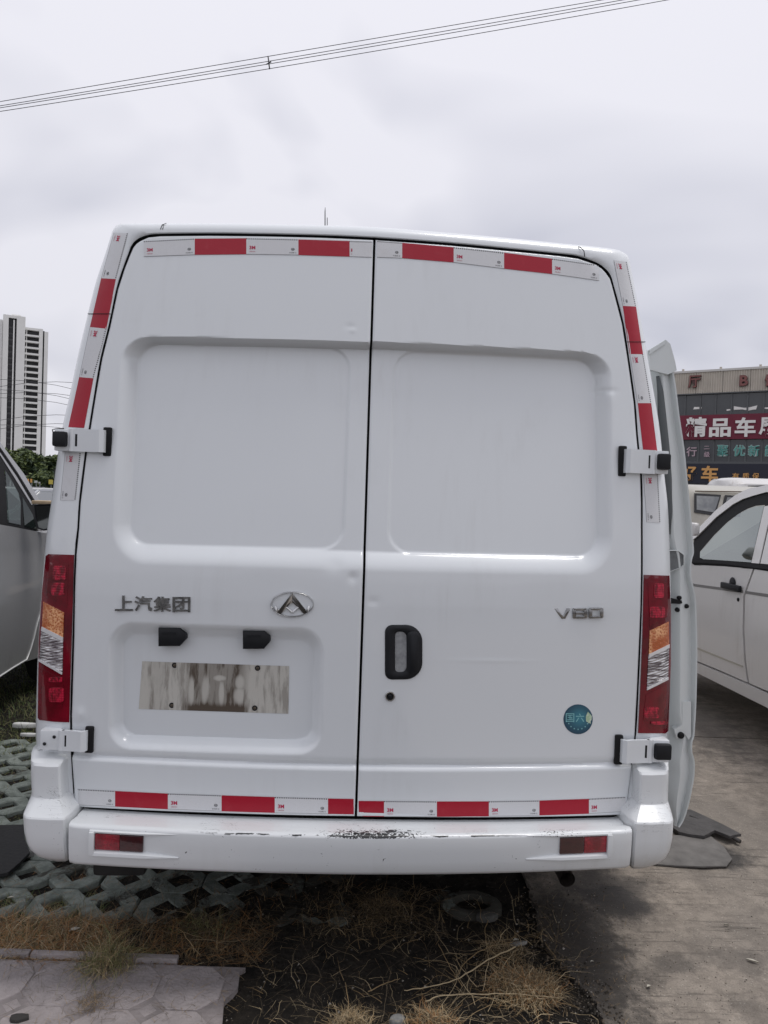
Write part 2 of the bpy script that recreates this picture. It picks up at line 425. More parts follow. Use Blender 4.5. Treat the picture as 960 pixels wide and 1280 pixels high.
PAIRS = [((92,1008),(49,1008)),((88,943),(48,940)),((87,893),(46.5,905)),((90,793),(50,793)),((92.7,693),(57,700)),((96,660),(61,660)),
 ((98,627),(66,627)),((105,570),(74,570)),((110,537),(81,530)),((117,493),(89.5,493)),((125,447),(99,447)),((135,407),(109,405)),
 ((145,360),(121,357)),((153,335),(130,330)),((160,316),(138.5,303)),((164,306),(143,290)),((171,298.5),(148,284)),((183,293.5),(156,281.3)),
 ((200,291.7),(190,281)),((260,291),(260,281)),((320,291.7),(320,281.7)),((400,293.5),(400,283.5)),((470,296.6),(470,286)),((560,303),(560,293)),((640,310.5),(640,300)),
 ((700,316.5),(702,306.3)),((723,319.5),(735,309.3)),((747,328),(767,313)),((758,336),(778,318)),((764,344),(784,325)),((768,357),(789,350)),((780,403),(799,403)),((787,447),(807,447)),
 ((795,503),(817,503)),((798,543),(823,543)),((803,593),(828,593)),((804,627),(832,627)),((804,660),(834,660)),((804,720),(836,720)),
 ((802,793),(836.5,793)),((799,860),(835,860)),((796,917),(833,910)),((790,960),(831,950)),((783,1018),(829,1018))]
G = [on_surf(*g) for g, s in PAIRS]
SIL = []
for (g, s), gp in zip(PAIRS, G):
    dep = 0.055 if 150 < s[0] < 770 and s[1] < 320 else 0.075
    SIL.append(vpix(s[0], s[1], gp.y + dep + 0.012))
def resample(L, sub=3):
    """Catmull-Rom through the ring of points"""
    out = []
    for i in range(len(L) - 1):
        p0, p1, p2, p3 = L[max(i - 1, 0)], L[i], L[i + 1], L[min(i + 2, len(L) - 1)]
        for k in range(sub):
            t = k / sub
            out.append(0.5 * ((2 * p1) + (p2 - p0) * t + (2 * p0 - 5 * p1 + 4 * p2 - p3) * t * t + (3 * p1 - p0 - 3 * p2 + p3) * t ** 3))
    out.append(L[-1]); return out
GR, SR = resample(G), resample(SIL)
def body():
    rings = []
    nq = 9
    for g, s in zip(GR, SR):
        ring = [g + Vector((0, 0.10, 0)), g + Vector((0, 0.004, 0))]
        dv = s - g; side = Vector((dv.x, 0, dv.z))
        for k in range(nq):
            a = (k / (nq - 1)) * math.pi / 2
            ring.append(g + side * (math.sin(a) * .97 + .03) * (1 if k else .04 / 1) + Vector((0, dv.y * (1 - math.cos(a)), 0)) if k else g + side * .05)
        roof = s.z > 2.0 and abs(s.x) < .78
        for y in (0.5, 1.2, 2.4, 3.6, 4.3):
            ring.append(Vector((s.x, y, s.z)))
        zt = 0.6 + (s.z - 0.6) * 0.86
        ring.append(Vector((s.x * .97, 4.7, zt)))
        ring.append(Vector((s.x * .93, 5.3, 0.6 + (s.z - 0.6) * 0.42)))
        rings.append(ring)
    mb = MB().loft(rings, closed=False)
    nr = len(rings[0])
    # lower sides, front end cap and sills
    for rr in (rings[0], rings[-1]):
        low = [Vector((p.x * (.97 if i > 9 else 1), p.y, 0.38)) for i, p in enumerate(rr)]
        q = [i for i in range(2, nr)]
        mb.add([rr[i] for i in q] + [low[i] for i in q], [(i, i + 1, len(q) + i + 1, len(q) + i) for i in range(len(q) - 1)])
    fr = [r[-1] for r in rings]
    mb.add(fr + [Vector((p.x, p.y, .38)) for p in (fr[0], fr[-1])], [tuple(range(len(fr))) + (len(fr) + 1, len(fr))])
    nl = (len(rings) - 1) * (nr - 1)
    for i in range(nl):
        if i % (nr - 1) == 0: mb.m[i] = 1
    o = mb.obj('body', [M_PAINT, M_BLACK], van, sharp=50)
    bm = bmesh.new(); bm.from_mesh(o.data); bmesh.ops.remove_doubles(bm, verts=bm.verts, dist=1e-5); bmesh.ops.recalc_face_normals(bm, faces=bm.faces)
    bm.to_mesh(o.data); bm.free()
    return o
o_body = body()
# roof joint lines (dark thin seam on each pillar)
# black seal behind the doors
def seal():
    out = [Vector((p.x, p.z)) for p in GR]
    P, Fs = panel(out, lambda x, z: (x, surf(x, z) + 0.085, z), 0.08)
    return mesh_obj('door_seal', P, Fs, M_BLACK, van, True)
o_seal = seal()

# -- doors as fine sheets with pressed panels
def sdf_poly(X, Z, poly, r):
    """signed distance to a rounded convex polygon (ccw list of (x,z))"""
    P = np.array(poly, float); n = len(P)
    c = P.mean(0)
    # inset polygon by r
    ins = []
    for i in range(n):
        a, b, d = P[i - 1], P[i], P[(i + 1) % n]
        e1 = (b - a) / np.linalg.norm(b - a); e2 = (d - b) / np.linalg.norm(d - b)
        n1 = np.array([-e1[1], e1[0]]); n2 = np.array([-e2[1], e2[0]])
        k = (n1 + n2) / (1 + n1.dot(n2)); ins.append(b + k * r)
    P = np.array(ins)
    best = np.full(X.shape, 1e9); inside = np.ones(X.shape, bool)
    for i in range(n):
        a, b = P[i], P[(i + 1) % n]; e = b - a
        t = np.clip(((X - a[0]) * e[0] + (Z - a[1]) * e[1]) / e.dot(e), 0, 1)
        d = np.hypot(X - a[0] - e[0] * t, Z - a[1] - e[1] * t); best = np.minimum(best, d)
        inside &= ((X - a[0]) * -e[1] + (Z - a[1]) * e[0]) > 0
    return np.where(inside, -best, best) - r
def xz(px, py):
    p = on_surf(px, py); return (p.x, p.z)
def sstep(t): t = np.clip(t, 0, 1); return t * t * (3 - 2 * t)
def pressing(X, Z, poly, r, depth, wt, ws, wb, pw=1.7):
    d = sdf_poly(X, Z, poly, r); e = 1e-3
    gx = (sdf_poly(X + e, Z, poly, r) - d) / e; gz = (sdf_poly(X, Z + e, poly, r) - d) / e
    w = ws + (wt - ws) * np.clip(gz, 0, 1) ** 2 + (wb - ws) * np.clip(-gz, 0, 1) ** 2
    t = np.clip(d / w, 0, 1)
    dn = np.clip(-gz, 0, 1); up_ = np.clip(gz, 0, 1)
    a = (1 - t) ** (pw + .5); s = 1 - sstep(t); l = 1 - np.clip(1.12 * t - .06, 0, 1)
    prof = up_ * (.6 * l + .4 * s) + dn * (.75 * a + .25 * s) + np.clip(1 - up_ - dn, 0, 1) * (.45 * a + .55 * s)
    prof = prof / np.maximum(up_ + dn + np.clip(1 - up_ - dn, 0, 1), 1e-6)
    return depth * prof
seam_x = 0.5 * (on_surf(467, 330).x + on_surf(446, 990).x)
zt0 = 0.5 * (on_surf(300, 426).z + on_surf(600, 439).z)
def dents(X, Z, L):
    h = np.zeros_like(X)
    for px, py, rx, rz, d in L:
        x, z = xz(px, py); h += d * np.exp(-((X - x) / rx) ** 2 - ((Z - z) / rz) ** 2)
    return h
gz0 = xz(445, 958)[1]
def door(side):
    if side < 0:
        chain = [xz(*g) for g in [(92,1006),(88,943),(87,893),(90,793),(92.7,693),(96,660),(98,627),(105,570),(110,537),(117,493),(125,447),(135,407),(145,360),(153,335),(160,317),(164,308),(168,303),(173,299.5),(183,295.2)]]
        top = [xz(*g) for g in [(183,295.2),(200,293.4),(260,292.8),(320,293.4),(400,295.2),(470,298.3)]]
        bot = [xz(*g) for g in [(92,1008.5),(270,1016.5),(445,1020.5)]]
        fl = [xz(169,426), (seam_x + .35, xz(469,434)[1]), (seam_x + .35, xz(455,689)[1]), xz(156,682)]
        ip = [xz(169,426), xz(438,432), xz(428,688), xz(156,682)]
    else:
        chain = [xz(*g) for g in [(784,1016),(791,960),(796,917),(799,860),(802,793),(804,720),(804,660),(804,627),(803,593),(798,543),(795,503),(787,447),(780,403),(768,357),(765,347),(760,340),(755,334.5),(747,329.6)]]
        top = [xz(*g) for g in [(470,298.3),(560,304.8),(640,312.3),(700,318.2),(723,321.5),(747,329.6)]]
        bot = [xz(*g) for g in [(445,1020.5),(600,1022),(784,1018.5)]]
        fl = [(seam_x - .35, xz(469,434)[1]), xz(749,447), xz(751,697), (seam_x - .35, xz(455,691)[1])]
        ip = [xz(495,435), xz(749,447), xz(751,697), xz(486,692)]
    fl = fl[::-1]; ip = ip[::-1]
    gap = 0.006
    cz = np.array([c[1] for c in chain]); cx = np.array([c[0] for c in chain]) - side * gap
    zb, zt = cz[0], cz[-1]
    NV, NU = 430, 210
    vv = np.linspace(0, 1, NV); vv = np.concatenate([vv[vv < .94], np.linspace(.94, 1, 90)])
    uu = np.linspace(0, 1, NU); uu = 0.5 - 0.5 * np.cos(uu * np.pi) if False else uu
    cv = (cz - zb) / (zt - zb)
    xo = np.interp(vv, cv, cx)
    xs = seam_x + side * 0.004
    U, V = np.meshgrid(uu, vv)
    X = (xo[:, None] * (1 - U) + xs * U)
    topx = np.array([p[0] for p in top]); topz = np.array([p[1] for p in top]); botx = np.array([p[0] for p in bot]); botz = np.array([p[1] for p in bot])
    ZT = np.interp(X, topx, topz) - 0.004; ZB = np.interp(X, botx, botz) + 0.002
    Z = ZB + V * (ZT - ZB)
    LE = np.vectorize(lean)(Z)
    Y = 0.12 + LE + 0.05 * (X / 0.85) ** 2
    H = pressing(X, Z, fl, .070, .030 + .016 * np.clip((Z - 1.30) / .70, 0, 1), .017, .046, .060)
    H += 0.0050 * (1 - sstep(sdf_poly(X, Z, ip, .072) / .009 + .5))
    if side < 0:
        lp = [xz(149,796), xz(391,804), xz(389,930), xz(149,923)][::-1]
        H += pressing(X, Z, lp, .042, .042, .050, .036, .036, 1.2)
        H += dents(X, Z, [(330,745,.10,.08,.0012),(418,706,.03,.02,.003),(441,722,.012,.014,.003),(437,408,.015,.010,.0015),(441,413,.010,.008,-.0015),(100,893,.016,.02,-.004),(300,560,.3,.2,.002)])
    else:
        H += dents(X, Z, [(758,488,.03,.010,.004),(762,497,.012,.03,-.003),(690,760,.1,.06,.0012),(466,752,.02,.014,.0018),(615,826,.12,.006,-.0008),(620,560,.25,.2,.002)])
    # waist groove and the slightly proud skirt under it
    dz = Z - gz0
    H += 0.009 * np.exp(-(np.clip(dz - .004, 0, None) / .012) ** 2 - (np.clip(.004 - dz, 0, None) / .006) ** 2)
    H -= 0.006 * (1 - sstep((dz + .012) / .014))
    H += 0.0015 * np.exp(-((dz + .10) / .06) ** 2)
    # rounded rim
    du = np.minimum(np.abs(X - xo[:, None]), np.abs(X - xs)); dzz = np.minimum(ZT - Z, Z - ZB); dr = np.minimum(du, dzz)
    H += 0.004 * np.clip(1 - dr / .006, 0, 1) ** 2
    Y = Y + H
    nr, nc = X.shape
    verts = np.stack([X, Y, Z], -1).reshape(-1, 3)
    idx = np.arange(nr * nc).reshape(nr, nc)
    a, b, c, d = idx[:-1, :-1].ravel(), idx[:-1, 1:].ravel(), idx[1:, 1:].ravel(), idx[1:, :-1].ravel()
    faces = np.stack([a, b, c, d], -1) if side < 0 else np.stack([d, c, b, a], -1)
    # rim going inwards
    ring = np.concatenate([idx[0, :], idx[1:, -1], idx[-1, -2::-1], idx[-2:0:-1, 0]])
    back = verts[ring].copy(); back[:, 1] += 0.05
    k = len(verts); n = len(ring); j = np.arange(n); j2 = (j + 1) % n
    rf = np.stack([ring[j], k + j, k + j2, ring[j2]], -1)
    if side > 0: rf = rf[:, ::-1]
    verts = np.concatenate([verts, back]); faces = np.concatenate([faces, rf])
    me = bpy.data.meshes.new('rear_door'); me.from_pydata(verts.tolist(), [], faces.tolist()); me.materials.append(M_PAINT)
    me.polygons.foreach_set('use_smooth', [True] * len(me.polygons)); me.update(); me.set_sharp_from_angle(angle=R(48))
    o = link(bpy.data.objects.new('rear_door', me), van)
    o['label'] = ('left' if side < 0 else 'right') + ' rear door with pressed window panel' + (', number plate recess and emblem' if side < 0 else ', black handle and round sticker')
    return o
door_l, door_r = door(-1), door(1)
def bvh_of(*obs):
    V, P = [], []
    for o in obs:
        k = len(V); V += [v.co.copy() for v in o.data.vertices]; P += [tuple(i + k for i in p.vertices) for p in o.data.polygons]
    return BVHTree.FromPolygons(V, P)
BV = bvh_of(o_body, door_l, door_r)
BVD = bvh_of(door_l, door_r)
def drape(px, py, off=0.001, bv=None):
    o, d = vray(px, py); h = (bv or BV).ray_cast(o, d)
    if h[0] is None: return on_surf(px, py, -off)
    n = h[1]; n = n if n.dot(d) < 0 else -n
    return h[0] + n * off
def bil(q, u, v):              # q: tl, tr, br, bl pixels; u along the top, v from bottom to top
    (ax, ay), (bx, by), (cx, cy), (dx, dy) = q
    tx, ty = ax + (bx - ax) * u, ay + (by - ay) * u; lx, ly = dx + (cx - dx) * u, dy + (cy - dy) * u
    return lx + (tx - lx) * v, ly + (ty - ly) * v
def tape(parent, q, red, marks='', nu=10, nv=3, rot=False, smudge=False):
    """one reflective segment. rot: u runs down the pillar, the writing is turned"""
    mb = MB(); uv = []; bv = BV
    for j in range(nv + 1):
        for i in range(nu + 1):
            x, y = bil(q, i / nu, j / nv); mb.v.append(drape(x, y, .0012, bv)); uv.append((i / nu, j / nv))
    for j in range(nv):
        for i in range(nu):
            a = j * (nu + 1) + i; mb.f.append((a, a + 1, a + nu + 2, a + nu + 1)); mb.m.append(0)
    A = drape(*bil(q, 0, .5), bv=bv); B = drape(*bil(q, 1, .5), bv=bv); T = drape(*bil(q, .5, 1), bv=bv); Bo = drape(*bil(q, .5, 0), bv=bv)
    lu, lv = (B - A).length, (T - Bo).length
    def put(vs, fs, u0, v0, s, mi, sx=1.0):
        P = []
        for v in vs:
            u = u0 + v.x * s * sx / lu; w = v0 + v.y * s / lv
            P.append(drape(*bil(q, u, w), .0017, bv)); uv.append((0.5, 0.5))
        mb.add(P, fs, mi)
    if not red:
        if '3' in marks:
            vs, fs, w, h = glyphs('3M', 1.0, 0.035)
            put(vs, fs, 0.013 / lu + .04, 0.42, 0.0125 / h, 1)
            vs, fs, w, h = glyphs('GB23254', 1.0, 0.0); put(vs, fs, 0.013 / lu + .04, 0.17, 0.0035 / h, 1)
        if 'c' in marks:
            cv = [Vector((math.cos(a) * r * 1.25, math.sin(a) * r, 0)) for a in [2 * math.pi * k / 16 for k in range(16)] for r in (1, .72)]
            cf = [(2 * k, 2 * k + 1, (2 * k + 3) % 32, (2 * k + 2) % 32) for k in range(16)]
            put(cv, cf, 1 - .018 / lu, 0.36, 0.0045, 2)
            bx = [Vector((-.5, .3, 0)), Vector((.7, .3, 0)), Vector((.7, .05, 0)), Vector((-.5, .05, 0)), Vector((-.5, -.1, 0)), Vector((.5, -.1, 0)), Vector((.5, -.35, 0)), Vector((-.5, -.35, 0))]
            put(bx, [(3, 2, 1, 0), (7, 6, 5, 4)], 1 - .018 / lu, 0.36, 0.0045, 2)
            vs, fs, w, h = glyphs('E12345 12', 1.0, 0.01); put(vs, fs, 1 - .018 / lu, 0.14, 0.0038 / h, 2)
    o = mesh_obj('tape_segment', mb.v, mb.f, [M_TRED if red else M_TWHITE, M_INKR, M_INKB], parent, True, mb.m, uv)
    if red: o['label'] = 'red reflective tape segment'
    else: o['label'] = 'white reflective tape segment with small print'
    return o
def strip(parent, cols, reds, marks):
    for i in range(len(cols) - 1):
        (x0, t0, b0), (x1, t1, b1) = cols[i], cols[i + 1]
        lo = 1.6 if t0 > 900 else 0
        tape(parent, [(x0, t0), (x1, t1), (x1, b1 - lo), (x0, b0 - lo)], reds[i], marks[i])
strip(door_l, [(180,301.7,321),(243.5,298.5,318.7),(308,298,318),(373,299.5,319),(437,301.5,321),(467.5,302.3,322)], [0,1,0,1,0], ['3c','','3c','','3'])
strip(door_r, [(471.5,301.5,321.8),(502.7,303.7,322.9),(567,309.3,328.2),(630,316,336),(690,323.5,342.7),(748.5,331.7,351)], [0,1,0,1,0], ['c','','3c','','3c'])
strip(door_l, [(93,986,1007.5),(144,988.6,1009.7),(210,991.8,1013),(277,994,1015.5),(343.5,996.2,1017.5),(410,998,1018.8),(442,998.5,1019.3)], [0,1,0,1,0,1], ['c','','3c','','3c',''])
strip(door_r, [(448.5,1001,1021.7),(480,1001.2,1022),(546,1001.7,1022.2),(611,1001.6,1021.9),(674,1000.6,1020.7),(736,998.4,1018.6),(782,996,1015.8)], [1,0,1,0,1,0], ['','3c','','3c','','3'])
def vstrip(parent, rows, reds, marks, flip):
    for i in range(len(rows) - 1):
        (l0, r0), (l1, r1) = rows[i], rows[i + 1]
        # u runs downwards; the 'top' of the writing points right on both pillars
        tape(parent, [r0, r1, l1, l0] , reds[i], marks[i], 10, 4)
vstrip(o_body, [((142.5,291),(160,291.8)),((126.8,348),(145,349)),((112.7,409),(132.7,411)),((99.3,471.5),(117,473)),((85.7,534),(105.3,535))], [0,1,0,1], ['3c','','3c',''], 0)
vstrip(o_body, [((81.5,566),(101,566.5)),((75.5,625.5),(94.5,625.5))], [0], ['3c'], 0)
vstrip(o_body, [((767,325.5),(783,327.5)),((778.3,382.5),(794.7,383.3)),((787.3,442.7),(803.5,443)),((797,504),(813.7,504)),((804,566),(821.5,566))], [0,1,0,1], ['3c','','3c',''], 0)
vstrip(o_body, [((804.5,594),(822,593)),((808,652.5),(825,653.5))], [0], ['3c'], 0)

# -- number plate recess contents
def frame_at(px, py, off=0.0, bv=None, tilt=None):
    """van-local matrix whose X is along the van's width, Y up, Z out of the door"""
    p = drape(px, py, 0, bv); e = 6
    zx = on_surf(px, py - 15) - on_surf(px, py + 15); up = zx.normalized(); out = Vector((1, 0, 0)).cross(up).normalized()
    x = up.cross(out).normalized()
    M = Matrix((x, up, out)).transposed().to_4x4(); M.translation = p + out * off
    return M
def px_m(px, py): return abs(on_surf(px + 10, py).x - on_surf(px, py).x) / 10
def plate():
    q = [(178,826.5),(361.5,832.5),(360.5,892),(173.5,886)]
    M, nt, b = node_mat('dirty_plate_mark'); t = NT(nt); o = t.coord('UV'); u, v, _ = t.xyz(o)
    wob = t.noise(t.coord('UV', (19, 0.9, 1)), 1.0, 5, 0.6, 0.25)
    fine = t.noise(t.coord('UV', (80, 2.5, 1)), 1.0, 4, 0.7, 0.3)
    cen = t.ss(t.m('ABSOLUTE', t.m('SUBTRACT', u, 0.51)), 0.24, 0.16)
    low = t.ss(v, 0.22, 0.06)
    lef = t.ss(t.m('ABSOLUTE', t.m('SUBTRACT', u, 0.12)), 0.10, 0.02)
    f = t.m('ADD', t.m('ADD', t.m('MULTIPLY', t.ss(wob, 0.46, 0.62), 0.75), t.m('MULTIPLY', t.ss(fine, 0.5, 0.72), 0.25)), t.m('MULTIPLY', lef, 0.22))
    f = t.m('ADD', t.m('MULTIPLY', f, 0.62), t.m('MULTIPLY', t.m('MULTIPLY', cen, t.m('ADD', 0.55, t.m('MULTIPLY', low, 0.5))), 1.0))
    rust = t.ss(t.noise(o, 60, 3, .6), 0.62, 0.72)
    # pale ghosts of the old digits
    gh = None
    for (cu, cv, ru, rv) in ((.345,.42,.020,.28),(.44,.44,.026,.30),(.545,.40,.018,.24),(.53,.70,.04,.06),(.668,.62,.028,.15),(.668,.35,.034,.17)):
        dx = t.m('DIVIDE', t.m('SUBTRACT', t.m('ADD', u, t.m('MULTIPLY', t.m('SUBTRACT', wob, .5), .03)), cu), ru); dy = t.m('DIVIDE', t.m('SUBTRACT', v, cv), rv)
        d = t.m('ADD', t.m('MULTIPLY', dx, dx), t.m('MULTIPLY', dy, dy)); g = t.ss(d, 1.7, 0.2)
        gh = g if gh is None else t.m('MAXIMUM', gh, g)
    f = t.m('MINIMUM', t.m('MAXIMUM', t.m('MULTIPLY', f, t.m('SUBTRACT', 1.0, t.m('MULTIPLY', gh, 0.85))), 0.04), 1.0)
    c = t.mix(f, (0.52, 0.505, 0.46), (0.080, 0.060, 0.043)); c = t.mix(t.m('MULTIPLY', rust, .25), c, (.25, .16, .1))
    t.L.new(c, b.inputs['Base Color']); setp(b, rough=0.75)
    vs, fs, uv = [], [], []; nu, nv = 24, 8
    for j in range(nv + 1):
        for i in range(nu + 1):
            x, y = bil(q, i / nu, j / nv); vs.append(drape(x, y, .0012)); uv.append((i / nu, j / nv))
    fs = [(j * (nu + 1) + i, j * (nu + 1) + i + 1, (j + 1) * (nu + 1) + i + 1, (j + 1) * (nu + 1) + i) for j in range(nv) for i in range(nu)]
    o = mesh_obj('plate_mark', vs, fs, M, door_l, True, uvs=uv); o['label'] = 'pale rectangle with brown dirt streaks where the number plate was'
    for px, py in ((218.5,831.5),(322,835),(215,881.5),(318.5,885)):
        mb = MB(); mb.lathe([(0.0, .005), (.0035, .005), (.005, .0035), (.0055, 0)], 14, 0, frame_at(px, py)); mb.lathe([(0.0055, .0006), (.009, .0006)], 14, 1, frame_at(px, py, .001))
        mb.obj('screw', [M_SCREW, M_BLKPL], door_l, True)
plate()
def plate_lamp(px, py, w, h):
    s = px_m(px, py); M = frame_at(px, py, 0); a, b = w * s / 2, h * s / 2; dp = .034
    mb = MB()
    pts = [(-a, -b), (a * .55, -b), (a, -b * .25), (a, b * .35), (a * .6, b), (-a, b)]
    mb.prism(pts, -.035, dp, 0, M, .004)
    mb.box((-a * .7, b * .3, dp - .001), (a * .35, b * .55, dp + .0015), 0, M)
    o = mb.obj('plate_lamp', M_BLKPL, door_l, sharp=30)
plate_lamp(218, 794, 34, 23); plate_lamp(322, 797.5, 34, 23)

# -- badges
def badge(parent, s, px, py, w_px, h_px, ext=.003, mats=None, bold=.02, name='badge_lettering'):
    vs, fs, w, h = glyphs(s, 1.0, bold, .5)
    sc = px_m(px, py); M = frame_at(px, py, .003); sx, sy = w_px * sc / w, h_px * sc / h
    P = [M @ Vector((v.x * sx, v.y * sy, v.z * .005)) for v in vs]
    return mesh_obj(name, P, fs, mats or M_CHROME, parent)
for i, ch in enumerate('上汽集团'):
    o = badge(door_l, ch, 155.5 + i * 23.9, 753.8 + i * .55, 22, 19, bold=.02, name='badge_character')
def block_digits():
    """V 8 0 in flat squared chrome letters"""
    s = px_m(723, 766); M = frame_at(723, 766.3, .001)
    mb = MB()
    def bar(x0, y0, x1, y1): mb.box((x0 * s, y0 * s, 0), (x1 * s, y1 * s, .006), 0, M, .0007)
    mb.prism([(-30*s,6*s),(-26*s,6*s),(-19*s,-3*s),(-14.5*s,6*s),(-10*s,6*s),(-16.5*s,-6.2*s),(-21*s,-6.2*s)][::-1], 0, .006, 0, M, .0008)
    for x0 in (-7.5, 12):
        x1 = x0 + 17.5
        bar(x0 + 1, 3.4, x1 - 1, 6.2); bar(x0 + 1, -6.2, x1 - 1, -3.4); bar(x0, -5.4, x0 + 4, 5.4); bar(x1 - 4, -5.4, x1, 5.4)
    bar(-5, -1.3, 7.5, 1.3)
    mb.obj('badge_lettering', M_CHROME, door_r, sharp=40)
block_digits()
def emblem():
    px, py = 365.5, 755.3; s = px_m(px, py); M = frame_at(px, py, .001); a, b = 27.2 * s, 16.3 * s
    mb = MB(); n = 48; rings = []
    for k in range(n + 1):
        t = 2 * math.pi * k / n; c, sn = math.cos(t), math.sin(t); ring = []
        for (dr, dz) in ((0, 0), (-.0006, .004), (-.0025, .0065), (-.0045, .004), (-.005, 0)):
            ring.append(M @ Vector(((a + dr) * c, (b + dr) * sn, dz)))
        rings.append(ring)
    mb.loft(rings, closed=False)
    def poly(pts): mb.prism([(x * s, y * s) for x, y in pts], 0, .0055, 0, M, .0015)
    poly([(0,14.5),(-20,-10.5),(-15.5,-13),(-11.5,-9.5),(0,6.5)]); poly([(0,6.5),(11.5,-9.5),(15.5,-13),(20,-10.5),(0,14.5)])
    poly([(0,6.6),(-9.5,-3),(-6,-3),(0,2.4)]); poly([(0,2.4),(6,-3),(9.5,-3),(0,6.6)])
    poly([(-9.5,-3),(0,-11.5),(0,-8),(-6,-3)]); poly([(6,-3),(0,-8),(0,-11.5),(9.5,-3)])
    poly([(20,-10.5),(22.5,-3),(20.3,-1),(17.5,-7)]); poly([(-20,-10.5),(-17.5,-7),(-20.3,-1),(-22.5,-3)])
    mb.obj('emblem', M_CHROMEB, door_l, sharp=35)
emblem()
def handle():
    px, py = 504.5, 815; s = px_m(px, py); M = frame_at(px, py, 0.0)
    def dshape(w, h, rl, rr, n=10, cx=0, cy=0):
        pts = []
        for (x, y, r, a0) in ((w, -h, rr, -90), (w, h, rr, 0), (-w, h, rl, 90), (-w, -h, rl, 180)):
            qx, qy = (w - r if x > 0 else -w + r), (h - r if y > 0 else -h + r)
            for k in range(n + 1):
                t = R(a0 + 90 * k / n); pts.append(((qx + cx + r * math.cos(t)) * s, (qy + cy + r * math.sin(t)) * s))
        return pts
    O = dshape(23.3, 34, 9, 21, cx=0); I = dshape(7.2, 25.3, 5, 7, cx=-3.6, cy=.5)
    O2 = dshape(21.2, 32, 8, 20); I2 = dshape(8.6, 27, 6, 8, cx=-3.6, cy=.5)
    n = len(O)
    mb = MB(); mb.loft([[M @ Vector((x, y, z)) for (x, y) in q] for q, z in ((O, -.004), (O, .003), (O2, .0065), (I2, .0075), (I, .004), (I, -.001))])
    mb.obj('handle_surround', M_BLKPL, door_r, sharp=50)
    G1, G2 = dshape(7.5, 26, 5, 7, cx=12, cy=0), dshape(5, 23.5, 4, 5, cx=12, cy=0)
    mb = MB(); mb.loft([[M @ Vector((x, y, z)) for (x, y) in q] for q, z in ((G1, .003), (G1, .011), (G2, .015))], caps=True)
    mb.obj('handle', M_BLKPL, door_r, sharp=50)
    M3 = mat('worn_handle_pocket', (0.34, 0.35, 0.36), 0.5, var=.35, scale=60)
    mb = MB(); mb.prism(I, -.002, .0012, 0, M); mb.obj('handle_pocket', M3, door_r)
    M2 = frame_at(487.5, 870, 0)
    mb = MB(); mb.lathe([(.0165, 0), (.0165, .004), (.0145, .0065), (.0115, .0065), (.0105, .004)], 28, 0, M2)
    mb.obj('lock', M_CHROMEB, door_r, sharp=40)
    mb = MB(); mb.lathe([(.0105, .004), (.0095, .0015), (.007, .0015), (.006, .0045), (0, .005)], 24, 0, M2); mb.obj('lock_core', M_BLKPL, door_r, True)
handle()
def sticker():
    px, py = 722.5, 899; s = px_m(px, py); M = frame_at(px, py, .0012); r = 18.3 * s
    Mt, nt, b = node_mat('teal_sticker'); t = NT(nt); x, y, _ = t.xyz(t.coord('UV'))
    d = t.m('SQRT', t.m('ADD', t.m('POWER', t.m('SUBTRACT', x, .55), 2), t.m('POWER', t.m('SUBTRACT', y, .55), 2)))
    c = t.mix(t.ss(d, 0.0, 0.55), (0.035, 0.20, 0.27), (0.008, 0.055, 0.10)); t.L.new(c, b.inputs['Base Color']); setp(b, rough=.3, coat=.5)
    Mc = mat('pale_cyan_print', (0.22, 0.50, 0.52), .5); Ml = mat('leaf_print', (0.62, 0.70, 0.58), .5, col2=(.35, .5, .3), scale=90)
    mb = MB(); n = 40; uv = [(.5, .5)]
    def on(x, y, h): q = drape(px + x / s, py - y / s, .0008 + h, BVD); return q
    vs = [on(0, 0, 0)]
    for k in range(n): a = 2 * math.pi * k / n; vs.append(on(r * math.cos(a), r * 1.02 * math.sin(a), 0)); uv.append((.5 + .5 * math.cos(a), .5 + .5 * math.sin(a)))
    mb.add(vs, [(0, 1 + k, 1 + (k + 1) % n) for k in range(n)], 0)
    def put(g, x0, y0, w, h, mi):
        vs, fs, gw, gh = g; mb.add([on(x0 * s + v.x * w * s / gw, y0 * s + v.y * h * s / gh, .0008) for v in vs], fs, mi); uv.extend([(.5, .5)] * len(vs))
    put(glyphs('国', 1, 0.0), -10.2, 2, 10.5, 11, 1); put(glyphs('六', 1, .005), 2.2, 2, 10.5, 10.5, 1)
    for q, mi in (([(10,-2.5),(15.6,-5.5),(15.3,6),(12.2,9.6),(9.6,3.5)], 2), ([(12,-5.5),(16.6,-1.0),(17.2,3.6),(15.0,7)], 2)):
        mb.add([on(a * s, b_ * s, .0006) for a, b_ in q], [tuple(range(len(q)))], mi); uv.extend([(.5, .5)] * len(q))
    for k in range(7):
        a = R(205 + k * 21.5); x0, y0 = 13 * math.cos(a), 12.5 * math.sin(a)
        st = [(x0 + (1.25 if i % 2 == 0 else .5) * math.cos(R(90 + 36 * i)), y0 + (1.25 if i % 2 == 0 else .5) * math.sin(R(90 + 36 * i))) for i in range(10)]
        mb.add([on(a_ * s, b_ * s, .0006) for a_, b_ in st], [tuple(range(10))], 1); uv.extend([(.5, .5)] * 10)
    o = mesh_obj('sticker', mb.v, mb.f, [Mt, Mc, Ml], door_r, False, mb.m, uv); o['label'] = 'round teal emission sticker with pale characters and leaf'
sticker()
